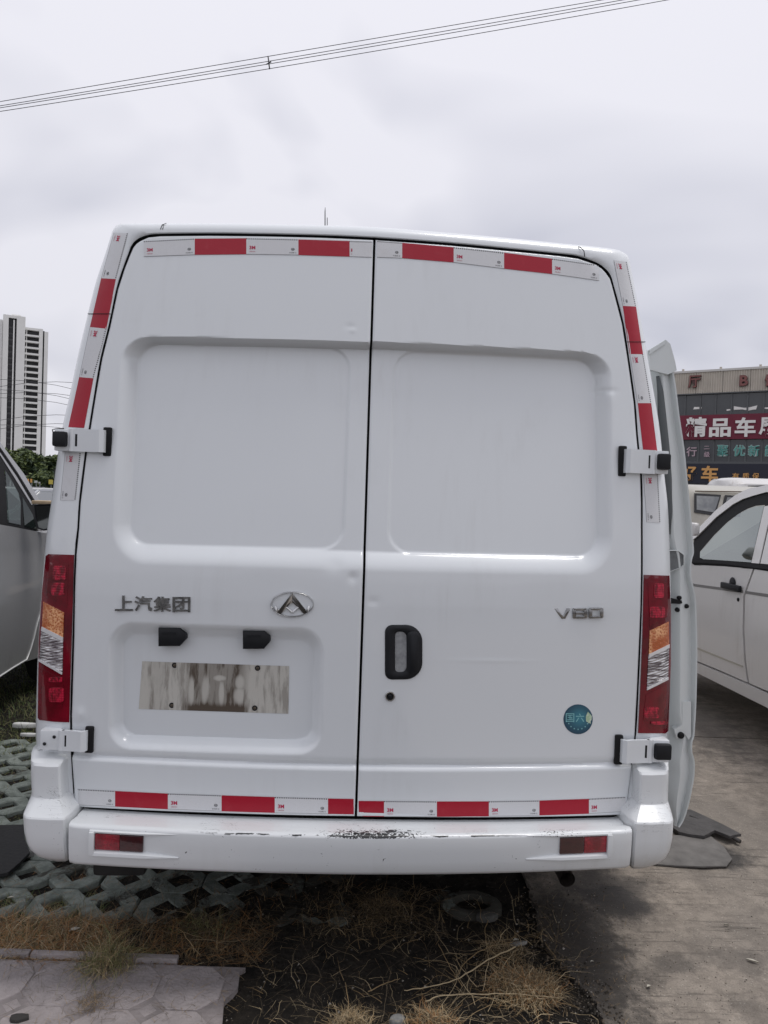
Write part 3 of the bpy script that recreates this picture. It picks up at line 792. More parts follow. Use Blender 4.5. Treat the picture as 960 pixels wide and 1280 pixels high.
# -- hinges
def hinge(parent, side, x_out, x_arm, x_in, y0, y1, cap, py_mid):
    """x_in: door end, x_out: pillar end (pixels); y0,y1 pixel heights"""
    P_in = drape((x_in), py_mid, 0); P_out = drape(x_out, py_mid, 0); P_arm = drape(x_arm, py_mid, 0)
    s = px_m(x_arm, py_mid) * 1.0; h = (y1 - y0) * s * .94 / 2
    zc = P_arm.z; off = .030
    # black pad on the door
    mb = MB(); w = .013
    yb = drape(x_in, py_mid, 0).y
    z_top, z_bot = zc + h + .004, zc - h - .004
    mb.box((P_in.x - w, yb - .012, z_bot), (P_in.x + w, yb + .004, z_top), 0, None, .005)
    mb.obj('hinge_pad', M_BLACK, parent, sharp=40)
    # arm: bent plate
    xi = P_in.x + side * .002; xo = P_arm.x
    ya = P_arm.y - off
    prof = [(xi, yb - .010), (xi + side * .004, yb - .024), (xi + side * .016, ya - .004 + (yb - P_arm.y) * .8), (xi + side * .03, ya + (yb - P_arm.y) * .6), (xo, ya)]
    th = .012; rings = []
    hh = h * .84
    for x, y in prof: rings.append([Vector((x, y, zc - hh + .003)), Vector((x, y - .0025, zc - hh)) if False else Vector((x, y, zc - hh)), Vector((x, y, zc + hh)), Vector((x + side * .002, y + th, zc + hh)), Vector((x + side * .002, y + th, zc - hh))])
    rings = [[r[1], r[2], r[3], r[4]] for r in rings]
    mb = MB().loft(rings, caps=True)
    mb.tube([(xo + side * .004, ya + .008, zc - hh), (xo + side * .004, ya + .008, zc + hh)], .010, 14)
    # mounting leaf on the pillar
    lx0, lx1 = xo + side * .012, P_out.x
    lo, hi = min(lx0, lx1), max(lx0, lx1)
    mb.box((lo, ya + .003, zc - hh * .98), (hi, ya + .05, zc + hh * .98), 0, None, .004)
    bm = mb.obj('hinge', M_PAINT, parent, sharp=40)
    mb = MB(); mb.box((xo - side * .012 - .0035, ya - .0015, zc - hh * .55), (xo - side * .012 + .0035, ya + .002, zc + hh * .55), 0); mb.obj('hinge_slot', M_BLKPL, parent); mb = MB()
    if cap:
        cx0, cx1 = (lo + .004, hi) if side > 0 else (lo, hi - .004); cz = zc + h * .06
        if side < 0: cx0 -= .001
        else: cx1 += .001
        mb.box((cx0, ya - .016, cz - hh * .70), (cx1, ya + .03, cz + hh * .66), 0, None, .008)
    else:
        for dx, dz in ((.35, .35), (-.3, -.35)):
            c = Vector(((lo + hi) / 2 - side * dx * (hi - lo) * .8, ya + .001, zc + dz * hh)); 
            mb = MB(); mb.lathe([(0, .002), (.0045, .002), (.0055, .0)], 12, 0, Matrix.Translation(c) @ Matrix.Rotation(R(90), 4, 'X')); mb.obj('hinge_screw', M_BLKPL, parent, True)
    if cap: mb.obj('hinge_cap', M_BLKPL, parent, sharp=40)
hinge(door_l, -1, 77, 95, 135, 535, 569, True, 551)
hinge(door_l, -1, 57, 82, 112.5, 907, 938, False, 922)
hinge(door_r, 1, 830, 811, 777, 561, 595, True, 578)
hinge(door_r, 1, 828, 807, 772.5, 919, 952, True, 935.5)

# -- tail lamps
M_TRIM = mat('bright_silver_trim', (.78, .78, .79), .25, .25, coat=.6)
def lamp(side):
    if side < 0:
        outer = [(91.9,693.5),(90.8,740),(89.0,800),(87.3,850),(86,902.5),(68,901.8),(50.5,899.5),(48.5,897),(49,860),(50,800),(54,740),(58.5,695),(62,692.6)]
        up = [(86.5,705),(84.5,758),(60,744),(64,703)]
        amb = [(81,765.5),(80,796),(55.2,783),(56.6,752)]
        stp = [(80,796),(79.8,801),(54.5,788),(55.2,783)]
        clr = [(79.8,801),(79,839.5),(51.5,823),(54,788)]
        low = [(80.5,850),(79,884),(54,882),(55,836)]
        spots = [(76,716,8,9),(74,736,8,8),(72,868,9,9),(71,849,8,3)]
    else:
        outer = [(805.3,718.5),(835.5,719.5),(837,760),(837,830),(834,913),(831,916.3),(798,916),(800.7,860),(803.5,793)][::-1]
        up = [(809,727),(832,728),(834,770),(811,783)]
        amb = [(811.2,788),(833.5,777),(834,805),(810,817)]
        stp = [(810,817),(834,805),(834,809),(809.4,821.5)]
        clr = [(809.4,821.5),(834,809),(832.8,846),(807.6,859)]
        low = [(806.5,868),(831.5,855),(830.5,901),(803,900)]
        spots = [(820,765,9,7),(822,738,6,9),(813,890,9,7),(822,903,10,2)]
    e = empty('tail_light'); e.parent = van; e['label'] = ('left' if side < 0 else 'right') + ' tall tail light with red, amber and clear lenses'
    def pl(name, pts, off, m, sp=4.0, dep=.02):
        ps = []; n = len(pts)
        for i in range(n):
            a, b = pts[i], pts[(i + 1) % n]; k = max(1, int(math.hypot(b[0] - a[0], b[1] - a[1]) / sp))
            ps += [(a[0] + (b[0] - a[0]) * j / k, a[1] + (b[1] - a[1]) * j / k) for j in range(k)]
        P, Fs = panel(ps, lambda x, y: drape(x, y, off), sp, dep, (0, 1, 0))
        return mesh_obj(name, P, Fs, m, e, True, sharp=50)
    pl('lamp_housing', outer, .004, M_LRED)
    for i, q in enumerate((up, low)): pl('red_lens', q, .0055, M_LRED, 4, .004)
    for (x, y, a, b_) in spots: pl('reflector', [(x + a * math.copysign(abs(math.cos(q)) ** .3, math.cos(q)), y + b_ * math.copysign(abs(math.sin(q)) ** .3, math.sin(q))) for q in [6.283 * i / 14 for i in range(14)]], .0075, M_LRED2, 3, .004)
    pl('amber_lens', amb, .007, M_LAMB, 4, .006); pl('chrome_strip', stp, .009, M_TRIM, 3, .008); pl('clear_lens', clr, .007, M_LCLR, 4, .006)
    if side < 0:  # chrome lip at the foot of the clear lens
        pl('chrome_strip', [(79,839.5),(78.8,842.5),(51.4,826),(51.5,823)], .009, M_TRIM, 3, .008)
    else: pl('chrome_strip', [(807.6,859),(832.8,846),(832.6,849),(807.4,862)], .009, M_TRIM, 3, .008)
lamp(-1); lamp(1)
# -- bumper
def bow(x): return 0.05 * (x / .85) ** 2
def bumper():
    zt = [on_surf(92, 1010).z, on_surf(445, 1024).z, on_surf(783, 1021).z]
    def zat(x): return np.interp(x, [-.85, 0, .85], zt)
    xl, xr = vpix(86, 1040, 0.06).x, vpix(790, 1045, 0.06).x
    zf = vpix(445, 1044, 0.0).z; zb = vpix(445, 1092, 0.03).z
    rings = []; nx = 90
    for i in range(nx + 1):
        t = i / nx; x = xl + (xr - xl) * t; e = min(t, 1 - t) * (xr - xl)
        dy = bow(x); cz = zat(x)
        k = max(0, 1 - e / .012) * .006
        # recess round each reflector lamp
        rec = 0
        ring = [(.13, cz - .004), (.115, cz - .004), (.075, cz - .002), (.070, cz - .004), (.018, zf - .0005), (.010, zf - .0015), (.004 , zf - .004), (.001, zf - .008), (0, zf - .012), (0.001, zf - .05), (0.004, zf - .085), (.009, zb + .016), (.016, zb + .005), (.028, zb), (.09, zb + .005), (.13, zb + .02)]
        rings.append([Vector((x, y + dy + k, z)) for y, z in ring])
    mb = MB().loft(rings, closed=False)
    mb.add(rings[0], [tuple(range(len(rings[0])))]); mb.add(rings[-1], [tuple(reversed(range(len(rings[0]))))])
    o = mb.obj('bumper', M_BUMPER, van, sharp=40)
    B2 = bvh_of(o)
    def bd(px, py, off=0.0):
        a, d = vray(px, py); h = B2.ray_cast(a, d)
        return (h[0] if h[0] is not None else vpix(px, py, bow(-.6))) + Vector((0, -off, 0))
    # lamp surrounds: a raised rim with a long tapering flare, and the two-tone lamp inside
    for side in (-1, 1):
        if side < 0:
            lampq = [(119,1041),(180,1044),(180,1064),(119,1061)]; split = .5; fl = [(113.5,1037),(184,1041),(224,1045),(184,1066),(224,1073),(112.5,1066)]
            rim = [(112,1036.5),(185,1040.5),(222,1045.5),(185,1045.0),(183,1064.5),(224,1073),(180,1071.5),(118,1067.5),(111.5,1064)]
        else:
            lampq = [(699,1046.5),(757.5,1044),(758,1064),(699,1067)]
        P = [bd(x, y, 0) for x, y in lampq]
        w = P[1] - P[0]; hgt = P[0] - P[3]
        A = Vector((1, 0, 0)); c = (P[0] + P[1] + P[2] + P[3]) / 4; hw = abs(w.x) / 2; hh = abs(hgt.z) / 2
        # surround: frame of four bevelled bars plus flare wedge on the inner side
        ins = -side
        xi = c.x + ins * (hw + .0); xf = xi + ins * .105
        yb = lambda x: bow(x) - .0005
        mbs = MB()
        t_ = .016
        def bar(x0, x1, z0, z1, y0, y1): mbs.box((min(x0, x1), y0, z0), (max(x0, x1), y1, z1), 0, None, .0035)
        xe = c.x - ins * (hw + t_)
        ybm = bow(c.x)
        # outer end bar, bottom flare (wedge) and top lip (wedge)
        bar(xe, xe + ins * t_, c.z - hh - .012, c.z + hh + .006, ybm - .006, ybm + .012)
        def wedge(z0, z1, zt_, dpt):
            n_ = 14; rr = []
            for k in range(n_ + 1):
                u = k / n_; x = xe + (xf - xe) * u; q = 1 if abs(x - xe) < abs(xi - xe) else 1 - (abs(x - xi) / .105)
                q = max(q, .02); y = bow(x)
                za, zb_ = z0 + (zt_ - z0) * (1 - q) * .0, z1
                rr.append([Vector((x, y + .004, z0)), Vector((x, y - dpt * q, z0 + (z1 - z0) * .25)), Vector((x, y - dpt * .9 * q, z0 + (z1 - z0) * (.25 + .4 * q))), Vector((x, y + .004, z0 + (z1 - z0) * (.3 + .7 * q)))])
            mbs.loft(rr, closed=True, caps=True)
        wedge(c.z - hh - .019, c.z - hh + .001, 0, .013)
        wedge(c.z + hh + .010, c.z + hh - .001, 0, .008)
        mbs.obj('lamp_surround', M_BUMPER, o, sharp=40)
        x0, x1 = c.x - hw, c.x + hw; xm = (x0 + x1) / 2 + .002
        mr = MB()
        red = (x0, xm) if side < 0 else (xm, x1); drk = (xm, x1) if side < 0 else (x0, xm)
        e2 = empty('bumper_lamp'); e2.parent = o; bpy.data.objects.remove(e2)
        mr.box((red[0] + .001, -.005, c.z - hh + .001), (red[1], .01, c.z + hh - .001), 0, None, .0025)
        mr.box((drk[0] + .0005, -.0055, c.z - hh + .001), (drk[1] - .001, .01, c.z + hh - .001), 1, None, .0025)
        for v in mr.v: v.y += bow(v.x)
        mr.obj('reflector', [M_REFL, M_REFD], o, sharp=40)
    return o
o_bump = bumper()
def corner(side):
    # per level: outer x px, inner x px, row px, face depth y, return depth
    if side < 0:
        L = [(940,43,84,.125,None),(946,40.5,80,.10,None),(955,40,75.5,.062,None),(959,40,74,.055,None),(975,40,74,.055,None),(996,41,75.3,.055,None),(999,40.7,75.6,.0535,None),(1011,36,77.6,.030,None),(1023,30.8,79.8,.003,None),(1025.5,30.3,80,.0,None),(1045,31.5,80.4,.0,None),(1058,34.5,81,.003,None),(1066,38,81.8,.012,None),(1073,46,82.5,.030,None),(1077,58,83,.055,None)]
    else:
        L = [(951,832,793,.125,None),(957,833.5,797,.095,None),(965,834,800,.062,None),(969,834,801,.055,None),(985,833.5,801,.055,None),(1003,833,799.8,.055,None),(1006,833.3,799.5,.0535,None),(1017,836.6,797,.028,None),(1028,839.5,794.8,.003,None),(1030.5,839.8,794.4,0,None),(1052,838.5,793.2,0,None),(1066,835.5,792.3,.004,None),(1075,831,791.6,.016,None),(1082,822,791,.033,None),(1086,810,790.5,.055,None)]
    rings = []
    for (py, xo, xi, yf, _) in L:
        base = bow(.95)
        po = vpix(xo, py, yf + base + .05); pi = vpix(xi, py, yf + base); z = pi.z
        xo_, xi_ = po.x, pi.x
        ring = []
        gx = xi_ - side * .010
        ring.append(Vector((gx, .17 + bow(.85), z)))
        ring.append(Vector((xi_ - side * .006, (yf + .10 + base) if yf > .03 else yf + base + .04, z)))
        ring.append(Vector((xi_ - side * .001, yf + base + .008, z))); ring.append(Vector((xi_ + side * .004, yf + base + .001, z)))
        w = xo_ - xi_
        rr = min(.042, abs(w) * .5)
        ring.append(Vector((xi_ + w * .35, yf + base, z)))
        for k in range(8):
            a = R(90 * k / 7); ring.append(Vector((xo_ - side * rr * (1 - math.sin(a)), yf + base + .005 + rr * 1.1 * (1 - math.cos(a)), z)))
        ring.append(Vector((xo_, yf + base + .25, z))); ring.append(Vector((xo_ - side * .005, .55, z)))
        rings.append(ring)
    n = len(rings[0])
    mb = MB().loft(rings, closed=False)
    # closed top
    mb.add(rings[0], [tuple(range(n))]); mb.add(rings[-1], [tuple(reversed(range(n)))])
    o = mb.obj('bumper_corner', M_BUMPER, van, sharp=20)
    o['label'] = ('left' if side < 0 else 'right') + ' bumper end with stepped upright'
    bm = bmesh.new(); bm.from_mesh(o.data); bmesh.ops.remove_doubles(bm, verts=bm.verts, dist=1e-5); bmesh.ops.recalc_face_normals(bm, faces=bm.faces); bm.to_mesh(o.data); bm.free()
    # dark gap behind
    return o
oc_l, oc_r = corner(-1), corner(1)
def backing():
    mb = MB(); mb.box((-.93, .20, .40), (-.80, .30, .80), 0); mb.box((.80, .20, .40), (.93, .30, .80), 0)
    mb.box((-.88, .19, .46), (.88, .3, .60), 0)
    mb.box((-.86, .30, .50), (.86, 5.0, .62), 0)
    for x in (-.55, .55): mb.box((x - .04, .2, .42), (x + .04, 4.8, .56), 0)
    mb.box((-.6, .35, .36), (.6, .42, .46), 0)
    mb.obj('underbody', M_DARK, van)
    mb = MB(); mb.tube([(-.85, 1.25, .34), (.85, 1.25, .34)], .045, 12)
    mb.obj('rear_axle', M_DARK, van, True)
    mb = MB(); mb.lathe([(.20, -.09), (.31, -.10), (.335, -.06), (.335, .06), (.31, .10), (.20, .09)], 32, 0, Matrix.Translation((-.15, .85, .40)))
    mb.obj('spare_tyre', M_TYRE, van, True)
    mb = MB(); p = vpix(707, 1094, .32)
    mb.tube([(p.x, .30, p.z - .005), (p.x, .34, p.z), (p.x - .02, .9, p.z + .03)], .028, 16, 0, False); mb.tube([(p.x, .302, p.z - .005), (p.x, .8, p.z)], .023, 16, 0, False)
    mb.box((p.x - .25, .8, p.z - .05), (p.x + .08, 1.4, p.z + .10), 0, None, .03)
    mb.obj('exhaust', mat('rusty_exhaust', (.09, .075, .065), .6, .5, var=.5, scale=30), van, sharp=40)
    mb = MB(); q = vpix(150, 1086, .36)
    mb.box((q.x - .09, .34, q.z - .02), (q.x + .09, .75, q.z + .08), 0, None, .02)
    mb.obj('spring_mount', M_DARK, van, sharp=40)
backing()
def wheel(parent, x, y, r=.34, w=.2, out=1, name='wheel'):
    e = empty(name, (x, y, r)); e.parent = parent
    M = Matrix.Rotation(R(90), 4, 'Y')
    mb = MB(); mb.lathe([(r * .62, -w / 2), (r * .9, -w / 2), (r * .985, -w * .4), (r, -w * .3), (r, w * .3), (r * .985, w * .4), (r * .9, w / 2), (r * .62, w / 2)], 36, 0, M); mb.obj('tyre', M_TYRE, e, sharp=40)
    mb = MB(); k = out * w / 2
    mb.lathe([(r * .63, -k), (r * .63, k * .9), (r * .58, k * .95), (r * .54, k * .6), (r * .3, k * .45), (r * .25, k * .75), (.0, k * .8)], 28, 0, M); mb.obj('rim', M_RIM, e, sharp=40)
    return e
for x, y in ((-.82, 1.25), (.82, 1.25), (-.84, 4.4), (.84, 4.4)): wheel(van, x, y, out=1 if x > 0 else -1)
# small things on the van: wires and roof rods
def wires():
    Mw = mat('thin_grey_wire', (.07, .07, .07), .5, .3)
    def w(pts, r=.0012): mb = MB(); mb.tube(pts, r, 6); mb.obj('wire_end', Mw, o_body, True)
    y = SR[10].y
    w([vpix(80, 535.5, .20), vpix(70, 536, .20), vpix(65.5, 537, .20), vpix(67, 545, .20), vpix(71, 552, .20), vpix(76, 558.5, .20)], .0019)
    for k, (x, yy) in enumerate(((203, 283), (727, 310))):
        if k == 0: w([vpix(199.5, 291, .30), vpix(201, 285, .29), vpix(203, 280.5, .30), vpix(205, 281.5, .30), vpix(203.5, 286, .29), vpix(201, 291, .30)], .0012); w([vpix(203, 281, .30), vpix(208, 279, .30)], .001)
        else: w([vpix(723, 308.5, .30), vpix(727, 310, .29), vpix(730, 314, .28), vpix(731, 320.5, .29)], .0016)
    mb = MB(); mb.tube([vpix(406.3, 283.5, .34), vpix(406.3, 264.5, .34), vpix(406.5, 259, .34)], [.0018, .0016, .0006], 6); mb.tube([vpix(409, 283.5, .34), vpix(409, 272, .34)], .0013, 6); mb.obj('aerial', M_BLKPL, o_body, True)
    # short dark joint lines on both pillars
    for q in (((110.5, 392.5), (138, 393.5)), ((782, 427.5), (806, 427.5))):
        mb = MB(); pts = [drape(q[0][0] + (q[1][0] - q[0][0]) * t / 8, q[0][1], .0018) for t in range(9)]
        mb.tube(pts, .0012, 6); mb.obj('panel_joint', M_BLACK, o_body, True)
wires()
# -- the sliding door, slid back so that its rear edge stands out beside the body
def sliding():
    e = empty('sliding_door'); e.parent = van; e['label'] = 'open side sliding door whose pale rear edge shows beyond the right pillar'
    Y0 = .47
    # level: py, outer x px, ridge x px, inner x px
    L = [(446,838,828,806),(455,840,829,806),(470,843.5,829,806),(490,846.5,829,808),(520,850,830,812),(560,856,834,818),(600,860,838,822),(640,864,841,826),(670,866.5,842,828),(690,868,846,829),(700,865.5,848,829),(720,864.5,850,829),(735,868,850,830),(750,870.5,850,830),(790,872,850,830),(840,872,850,830),(890,870.5,850,830),(905,869.5,852,830),(920,868.5,854,830),(928,866,854,830),(940,866,852,828),(952,869,850,826),(970,868.5,850,824),(985,866,848,822),(1000,863,846,822),(1015,859,845,825),(1026,855,846,832),(1034,850,846,838)]
    rings = []
    for py, xo, xr, xi in L:
        po = vpix(xo, py, Y0); z = po.z
        o_, r_, i_ = po.x, vpix(xr, py, Y0).x, vpix(xi, py, Y0).x
        w = o_ - r_
        rings.append([Vector((i_ - .02, Y0 + .16, z)), Vector((i_ + .0, Y0 + .12, z)), Vector((i_ + (r_ - i_) * .45, Y0 + .075, z)), Vector((i_ + (r_ - i_) * .75, Y0 + .04, z)), Vector((r_ - .004, Y0 + .012, z)), Vector((r_ + .004, Y0 + .006, z)),
                      Vector((r_ + w * .45, Y0 + .012, z)), Vector((r_ + w * .70, Y0 + .022, z)), Vector((r_ + w * .78, Y0 + .022, z)), Vector((o_ - .007, Y0 + .001, z)), Vector((o_ - .002, Y0 - .001, z)), Vector((o_, Y0 + .004, z)), Vector((o_ + .002, Y0 + .05, z)), Vector((o_ + .004, Y0 + .4, z)), Vector((o_ , Y0 + 1.15, z)), Vector((o_ - .05, Y0 + 1.2, z)), Vector((i_ - .02, Y0 + 1.15, z))])
    rr = []
    for k in range(len(rings[0])): rr.append(resample([q[k] for q in rings], 3))
    rings = [[rr[k][i] for k in range(len(rr))] for i in range(len(rr[0]))]
    mb = MB().loft(rings, closed=True, caps=True)
    mb.obj('door_skin', M_DOORIN, e, sharp=38)
    # top bracket plate
    q = [(812,437),(832,424.5),(838,430),(844,452),(846,463),(835,468),(812,462)]
    P = [vpix(x, y, Y0 - .004) for x, y in q]; mb = MB(); n = len(P)
    mb.add(P + [p + Vector((0, .02, 0)) for p in P], [tuple(reversed(range(n)))] + [tuple(range(n, 2 * n))] + [(i, (i + 1) % n, n + (i + 1) % n, n + i) for i in range(n)])
    lip = [vpix(x, y, Y0 - .010) for x, y in ((812,438),(832,425),(831,430),(812,443))]
    mb.add(lip + [p + Vector((0, .012, 0)) for p in lip], [(3, 2, 1, 0), (4, 5, 6, 7), (0, 1, 5, 4), (2, 3, 7, 6), (1, 2, 6, 5)])
    mb.obj('bracket', M_DOORIN, e, sharp=30)
    def knob(name, x, y, r, d=.012, m=M_BLACK):
        mb = MB(); c = vpix(x, y, Y0 + .014); s = r * .0029
        mb.lathe([(s * 1.1, .0), (s * 1.1, .003), (s, d * .7), (s * .6, d), (0, d)], 16, 0, Matrix.Translation(c) @ Matrix.Rotation(R(90), 4, 'X')); mb.obj(name, m, e, sharp=45)
    knob('bolt', 829.5, 435, 2.6, .004)
    for x, y in ((848.5, 747), (857.5, 757.5), (846, 762)): knob('bolt', x, y, 2.7, .012)
    knob('rubber_buffer', 849.5, 918, 4.2, .02)
    # check strap
    mb = MB(); A = vpix(834, 751, Y0 + .005); B = vpix(852, 752, Y0 + .005)
    q = [(830,745),(838,747.5),(852,750.5),(853,754),(850,755),(840,754.5),(830,757)]; P = [vpix(x, y, Y0) for x, y in q]; n = len(P)
    mb.add(P + [p + Vector((0, .02, 0)) for p in P], [tuple(reversed(range(n)))] + [tuple(range(n, 2 * n))] + [(i, (i + 1) % n, n + (i + 1) % n, n + i) for i in range(n)])
    mb.obj('check_strap', M_BLACK, e)
    # latch pocket: grey framed opening
    mb = MB(); q = [(831,687.5),(848,687.5),(855.5,693),(855.5,706),(851,710),(836,715.5),(831,713)]
    P = [vpix(x, y, Y0 + .004) for x, y in q]; n = len(P); c = sum(P, Vector()) / n; Pi = [c + (p - c) * .93 for p in P]
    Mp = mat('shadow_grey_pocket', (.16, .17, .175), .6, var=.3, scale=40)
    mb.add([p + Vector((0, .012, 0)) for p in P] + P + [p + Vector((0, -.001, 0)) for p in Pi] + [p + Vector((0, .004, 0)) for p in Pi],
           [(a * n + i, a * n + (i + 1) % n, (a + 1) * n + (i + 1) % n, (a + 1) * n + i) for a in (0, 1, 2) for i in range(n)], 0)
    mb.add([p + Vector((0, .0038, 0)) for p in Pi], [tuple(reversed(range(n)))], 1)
    mb.obj('latch_pocket', [M_DOORIN, Mp], e)
    # raised buffer seat
    mb = MB(); q = [(853,877),(864,877),(864,920),(861,925),(855,916),(846,924),(843,912),(853,906)]
    P = [vpix(x, y, Y0 + .006) for x, y in q]; n = len(P)
    mb.add(P + [p + Vector((0, .03, 0)) for p in P], [tuple(reversed(range(n)))] + [(i, (i + 1) % n, n + (i + 1) % n, n + i) for i in range(n)])
    mb.obj('buffer_seat', M_DOORIN, e)
    # dark tube standing in for the shade in the gap between door and body
    mb = MB(); pts = [vpix(x - 2, y, Y0 + .012) for y, x in ((470, 824), (490, 827.5), (520, 829.5), (560, 833), (600, 836.5), (640, 839), (668, 839))]
    mb.tube(pts, [.006, .012, .016, .018, .016, .010, .003], 8); mb.obj('gap_shade', mat('gap_shade_grey', (.10, .11, .115), .7), e, True)
sliding()
# ------------------------------------------------------------------ ground
def concrete_mat():
    M, nt, b = node_mat('worn_concrete'); t = NT(nt); v = t.coord('Object'); x, y, z = t.xyz(v)
    big = t.noise(v, 0.9, 5, 0.6, 0.5); mid = t.noise(v, 9, 9, 0.80, 0.1); fine = t.noise(v, 160, 4, 0.75)
    c = t.mix(t.ss(mid, 0.32, 0.68), (0.165, 0.140, 0.115), (0.355, 0.306, 0.254))
    c = t.mix(t.m('MULTIPLY', t.ss(big, 0.40, 0.66), 0.6), c, (0.16, 0.143, 0.125))
    c = t.mix(t.m('MULTIPLY', t.ss(fine, 0.56, 0.72), 0.45), c, (0.36, 0.33, 0.29))
    c = t.mix(t.m('MULTIPLY', t.ss(fine, 0.46, 0.34), 0.55), c, (0.07, 0.062, 0.055))
    # brushed grooves across the slab
    gr = t.noise(t.coord('Object', (2.6, 46, 1)), 1.0, 5, 0.75, 0.2); gm = t.ss(t.noise(v, 2.4, 4, .6), 0.40, 0.60)
    g = t.m('MULTIPLY', t.ss(gr, 0.56, 0.62), gm); c = t.mix(t.m('MULTIPLY', g, .42), c, (0.065, 0.058, 0.05))
    c = t.mix(t.m('MULTIPLY', t.ss(t.vor(v, 55), .16, .08), .7), c, (0.42, .39, .34))
    # Wet and oily patches, with the van's shade painted into the colour too
    wet_shade = None
    for (cx, cy, rx, ry, a) in WET_SHADE:
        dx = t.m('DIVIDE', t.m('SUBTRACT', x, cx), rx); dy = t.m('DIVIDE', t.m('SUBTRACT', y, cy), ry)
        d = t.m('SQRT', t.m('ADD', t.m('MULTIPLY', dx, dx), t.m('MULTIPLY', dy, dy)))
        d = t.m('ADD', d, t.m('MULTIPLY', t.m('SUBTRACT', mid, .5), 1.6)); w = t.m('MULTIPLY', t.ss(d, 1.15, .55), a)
        wet_shade = w if wet_shade is None else t.m('MAXIMUM', wet_shade, w)
    c = t.mix(wet_shade, c, (0.028, 0.024, 0.021))
    t.L.new(c, b.inputs['Base Color'])
    t.put(b.inputs['Roughness'], t.m('SUBTRACT', 0.88, t.m('MULTIPLY', wet_shade, 0.38)))
    h = t.m('SUBTRACT', t.m('ADD', t.m('MULTIPLY', mid, .6), t.m('MULTIPLY', fine, .35)), t.m('MULTIPLY', g, .8))
    t.L.new(t.bump(h, 0.55, 0.008), b.inputs['Normal']); return M
def gp(x, y): p = ground(x, y); return (p.x, p.y)
WET_SHADE = [(*gp(712, 1190), .26, .50, .88), (*gp(752, 1110), .26, .16, .6), (*gp(790, 1215), .10, .12, .3), (*gp(950, 1270), .1, .1, .35), (*gp(765, 1125), .16, .16, .85), (*gp(890, 1070), .20, .13, .95), (*gp(690, 1125), .20, .14, .5), (*gp(840, 1205), .10, .06, .5), (*gp(925, 1200), .13, .08, .35), (*gp(770, 1262), .12, .05, .45), (2.2, 5.5, .5, 1.2, .45)]  # Wet stains; the long ellipse by the soil edge is painted van shade
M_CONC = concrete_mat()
far = mat('lot_tarmac', (.115, .11, .105), .9, var=.35, scale=.6, bump=.2, bscale=40)
mb = MB(); mb.add([(-900, -900, -.05), (900, -900, -.05), (900, 1200, -.05), (-900, 1200, -.05)], [(0, 1, 2, 3)]); tag(mb.obj('ground', far), kind='structure')
def soil():
    M, nt, b = node_mat('dark_damp_soil'); t = NT(nt); v = t.coord('Object')
    a = t.noise(v, 9, 6, .7, .6); f = t.noise(v, 70, 5, .75, .4); s = t.vor(v, 45)
    c = t.mix(t.ss(a, .35, .7), (0.009, 0.008, 0.007), (0.034, 0.028, 0.021))
    c = t.mix(t.m('MULTIPLY', t.ss(f, .62, .74), .35), c, (0.09, 0.075, 0.055))
    c = t.mix(t.m('MULTIPLY', t.ss(t.noise(v, 26, 3, .6), .70, .74), .8), c, (0.17, 0.16, 0.15))
    t.L.new(c, b.inputs['Base Color']); setp(b, rough=.9, spec=.25)
    t.L.new(t.bump(t.m('ADD', t.m('ADD', a, f), s), .9, .02), b.inputs['Normal'])
    from mathutils import noise as mn
    xs = np.concatenate([np.linspace(-9, -3.2, 12)[:-1], np.linspace(-3.2, .95, 190)]); ys = np.concatenate([np.linspace(-3, 1.8, 12)[:-1], np.linspace(1.8, 6, 190), np.linspace(6, 13, 14)[1:]])
    V = []
    for y in ys:
        for x in xs:
            z = -.021 + .010 * max(0, min(1, (2.62 - y) / .2)) + .012 * mn.noise((x * 2.1, y * 2.1, 3)) + .010 * mn.noise((x * 8, y * 8, 1)) + .006 * mn.noise((x * 24, y * 24, 1))
            # heap of earth over the pavers in the middle
            z += .020 * math.exp(-((x + .15) / .55) ** 2 - ((y - 2.55) / .45) ** 2)
            V.append((x, y, min(z, .004)))
    nx = len(xs); Fs = [(j * nx + i, j * nx + i + 1, (j + 1) * nx + i + 1, (j + 1) * nx + i) for j in range(len(ys) - 1) for i in range(nx - 1)]
    tag(mesh_obj('soil', V, Fs, M, None, True), kind='structure')
    return lambda x, y: -.021 + .010 * max(0, min(1, (2.62 - y) / .2)) + .012 * mn.noise((x * 2.1, y * 2.1, 3)) + .010 * mn.noise((x * 8, y * 8, 1)) + .006 * mn.noise((x * 24, y * 24, 1)) + .020 * math.exp(-((x + .15) / .55) ** 2 - ((y - 2.55) / .45) ** 2)
soil_z = soil()
